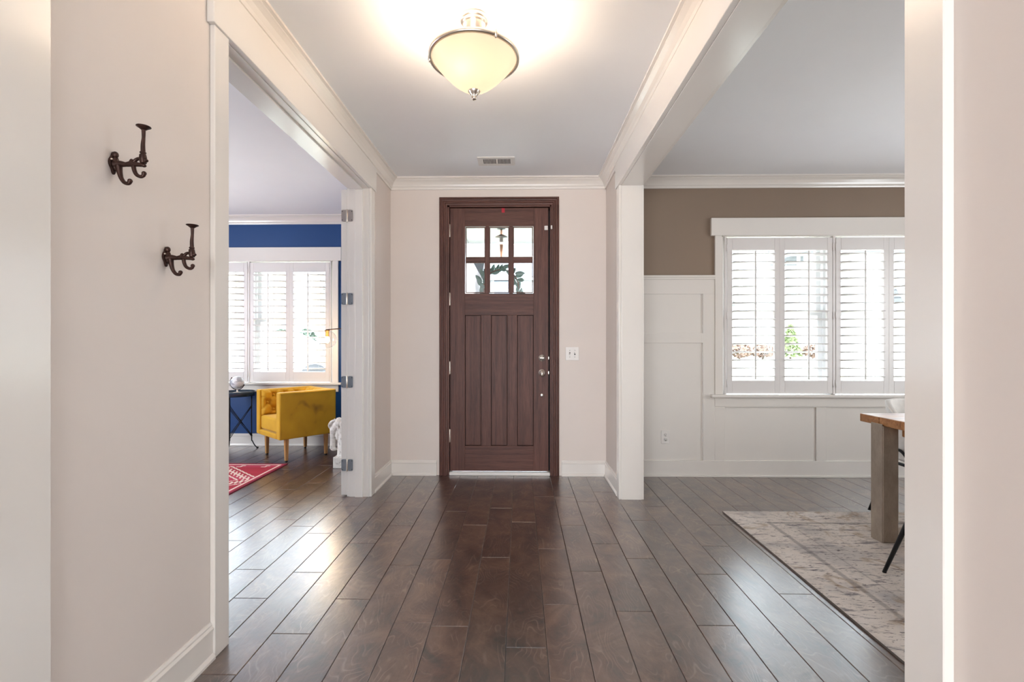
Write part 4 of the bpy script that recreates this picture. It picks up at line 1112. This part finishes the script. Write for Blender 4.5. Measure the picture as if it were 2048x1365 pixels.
house('siding house across the street behind the wreath', -2.1, 4.0, 30, 38, .8, 5.3, 8.0, 'x', sd, [(.75, 3.2, 1.0, 1.3), (-2.1, 3.2, 1.0, 1.3)])
house('pale brick house across the street, seen in the lower corner pane', -8.4, -2.9, 28, 36, .8, 6.2, 9.0, 'x', brick_mat(), [(2.0, 1.2, 1.2, 1.5)])
house('siding house with gable seen between the office shutter slats', -14.6, -9.4, 22, 31, .8, 4.2, 7.6, 'y', sd2, [(1.2, 1.2, .9, 1.4), (-1.2, 1.2, .9, 1.4), (0, 4.4, .9, 1.2)])
house('long siding house at the far edge of the office window', -26, -15.4, 24, 33, .8, 4.0, 7.0, 'x', sd, [(3, 1.2, .9, 1.4), (0, 1.2, .9, 1.4)])

def shrub(name, label, cat, loc, rx, rz_, n, col, cone=False, seed=1):
    t = thing(name, label, cat, loc, group='yard shrubs'); rnd = random.Random(seed); m = MB()
    for i in range(n):
        h = rnd.random(); a = rnd.uniform(0, 2*math.pi); r = (1-h*.96)*rx if cone else rx*math.sqrt(max(0, 1-(2*h-1)**2))
        r *= rnd.uniform(.75, 1.05); z = .08+h*rz_; c = Vector((r*math.cos(a), r*math.sin(a), z)); s = rnd.uniform(.05, .10)*(.6+rx)
        d1 = Vector((rnd.uniform(-1, 1), rnd.uniform(-1, 1), rnd.uniform(-.3, 1))).normalized(); d2_ = d1.cross(Vector((rnd.uniform(-1, 1), rnd.uniform(-1, 1), rnd.uniform(-1, 1)))).normalized()
        m.add([c-d1*s, c+d2_*s*.5, c+d1*s, c-d2_*s*.5], [(0, 1, 2, 3)])
    m.build('foliage', col, t, fix=False)
    MB().lathe([(.05*rx*2, 0), (.03*rx*2, rz_*.8)], 8).build('stem', paint('shrub_stem', '4a3a2c', .9, .1, 9, .2), t)
    return t
nh = thing('neighbour_porch', 'pale porch with square columns on the gabled house beyond the dining window', 'porch', (9.2, 12.9, gz_(12.9)))
bx('porch_slab', conc, nh, -1.5, 2.2, -.1, 1.65, -.3, .3); bx('porch_roof', roofm, nh, -1.6, 2.3, -.3, 1.65, 2.85, 3.05, .02); bx('porch_fascia', wtrim, nh, -1.5, 2.2, -.15, 0, 2.6, 2.85)
for x in (-1.22, .4, 2.0): bx('column', wtrim, nh, x-.11, x+.11, -.15, .07, .3, 2.6, .01)
lf = paint('evergreen_needles', '69744c', .8, .3, 9, 0); lf2 = paint('dark_shrub_leaves', '3f4a3c', .8, .3, 9, 0)
shrub('conical_evergreen', 'small conical evergreen seen through the second dining shutter', 'shrub', (6.95, 12.2, gz_(12.2)), .26, .8, 700, lf, True, 3)
mul = paint('reddish_mulch', '6b5548', .9, .3, 12, .4)
for i, (x, y, lb) in enumerate(((5.7, 12.3, 'low shrub in the mulch bed behind the first dining shutter'), (6.35, 12.4, 'low shrub between the mulch bed edge and the conical evergreen'), (7.6, 12.2, 'low shrub to the right of the conical evergreen'))):
    shrub('low_shrub', lb, 'shrub', (x, y, gz_(y)-.02), .30, .32, 260, mul, False, 20+i)
for i, (x, y, lb) in enumerate(((-11.6, 20.5, 'dark shrub seen below the meeting rail of the third office shutter'), (-10.5, 20.5, 'dark shrub seen low in the fourth office shutter'), (-9.4, 20.5, 'dark shrub behind the glass globe lamp outside'))):
    shrub('dark_shrub', lb, 'shrub', (x, y, .78), .45, .95, 500, lf2, False, 40+i)

# parked car in the street, side on
car = thing('parked_car', 'pale parked car outside, low behind the fourth office shutter', 'car', (-5.9, 11.2, .09))
bodym = paint('silver_car_paint', '8d9297', .25, .02, 3, 0)
prof = [(-2.1, .25), (2.1, .25), (2.15, .55), (2.0, .78), (1.2, .92), (-1.95, .95), (-2.15, .7)]
MB().prism(prof, (0, -.85, 0), (0, .85, 0), (1, 0, 0), (0, 0, 1)).build('body', bodym, car, .06, 3)
MB().add([(-1.75,-.78,.93),(1.2,-.78,.9),(.35,-.62,1.38),(-1.15,-.62,1.40),(-1.75,.78,.93),(1.2,.78,.9),(.35,.62,1.38),(-1.15,.62,1.40)], [(0,1,2,3),(7,6,5,4),(0,3,7,4),(1,5,6,2),(3,2,6,7),(0,4,5,1)]).build('cabin', bodym, car, .05, 3)
for a, b_ in ((-1.45, -.45), (-.38, .75)):
    MB().add([(a,-.80,.97),(b_,-.80,.97),(b_-.35,-.655,1.30),(a+.25,-.655,1.30)], [(0,1,2,3)]).build('side_window', dglass, car)
for x in (-1.3, 1.35):
    for y in (-.82, .82): MB().lathe([(.0, -.1), (.2, -.1), (.33, -.08), (.33, .08), (.2, .1), (.0, .1)], 24, (x, y, .33), 'y').build('wheel', M['rubber'], car)
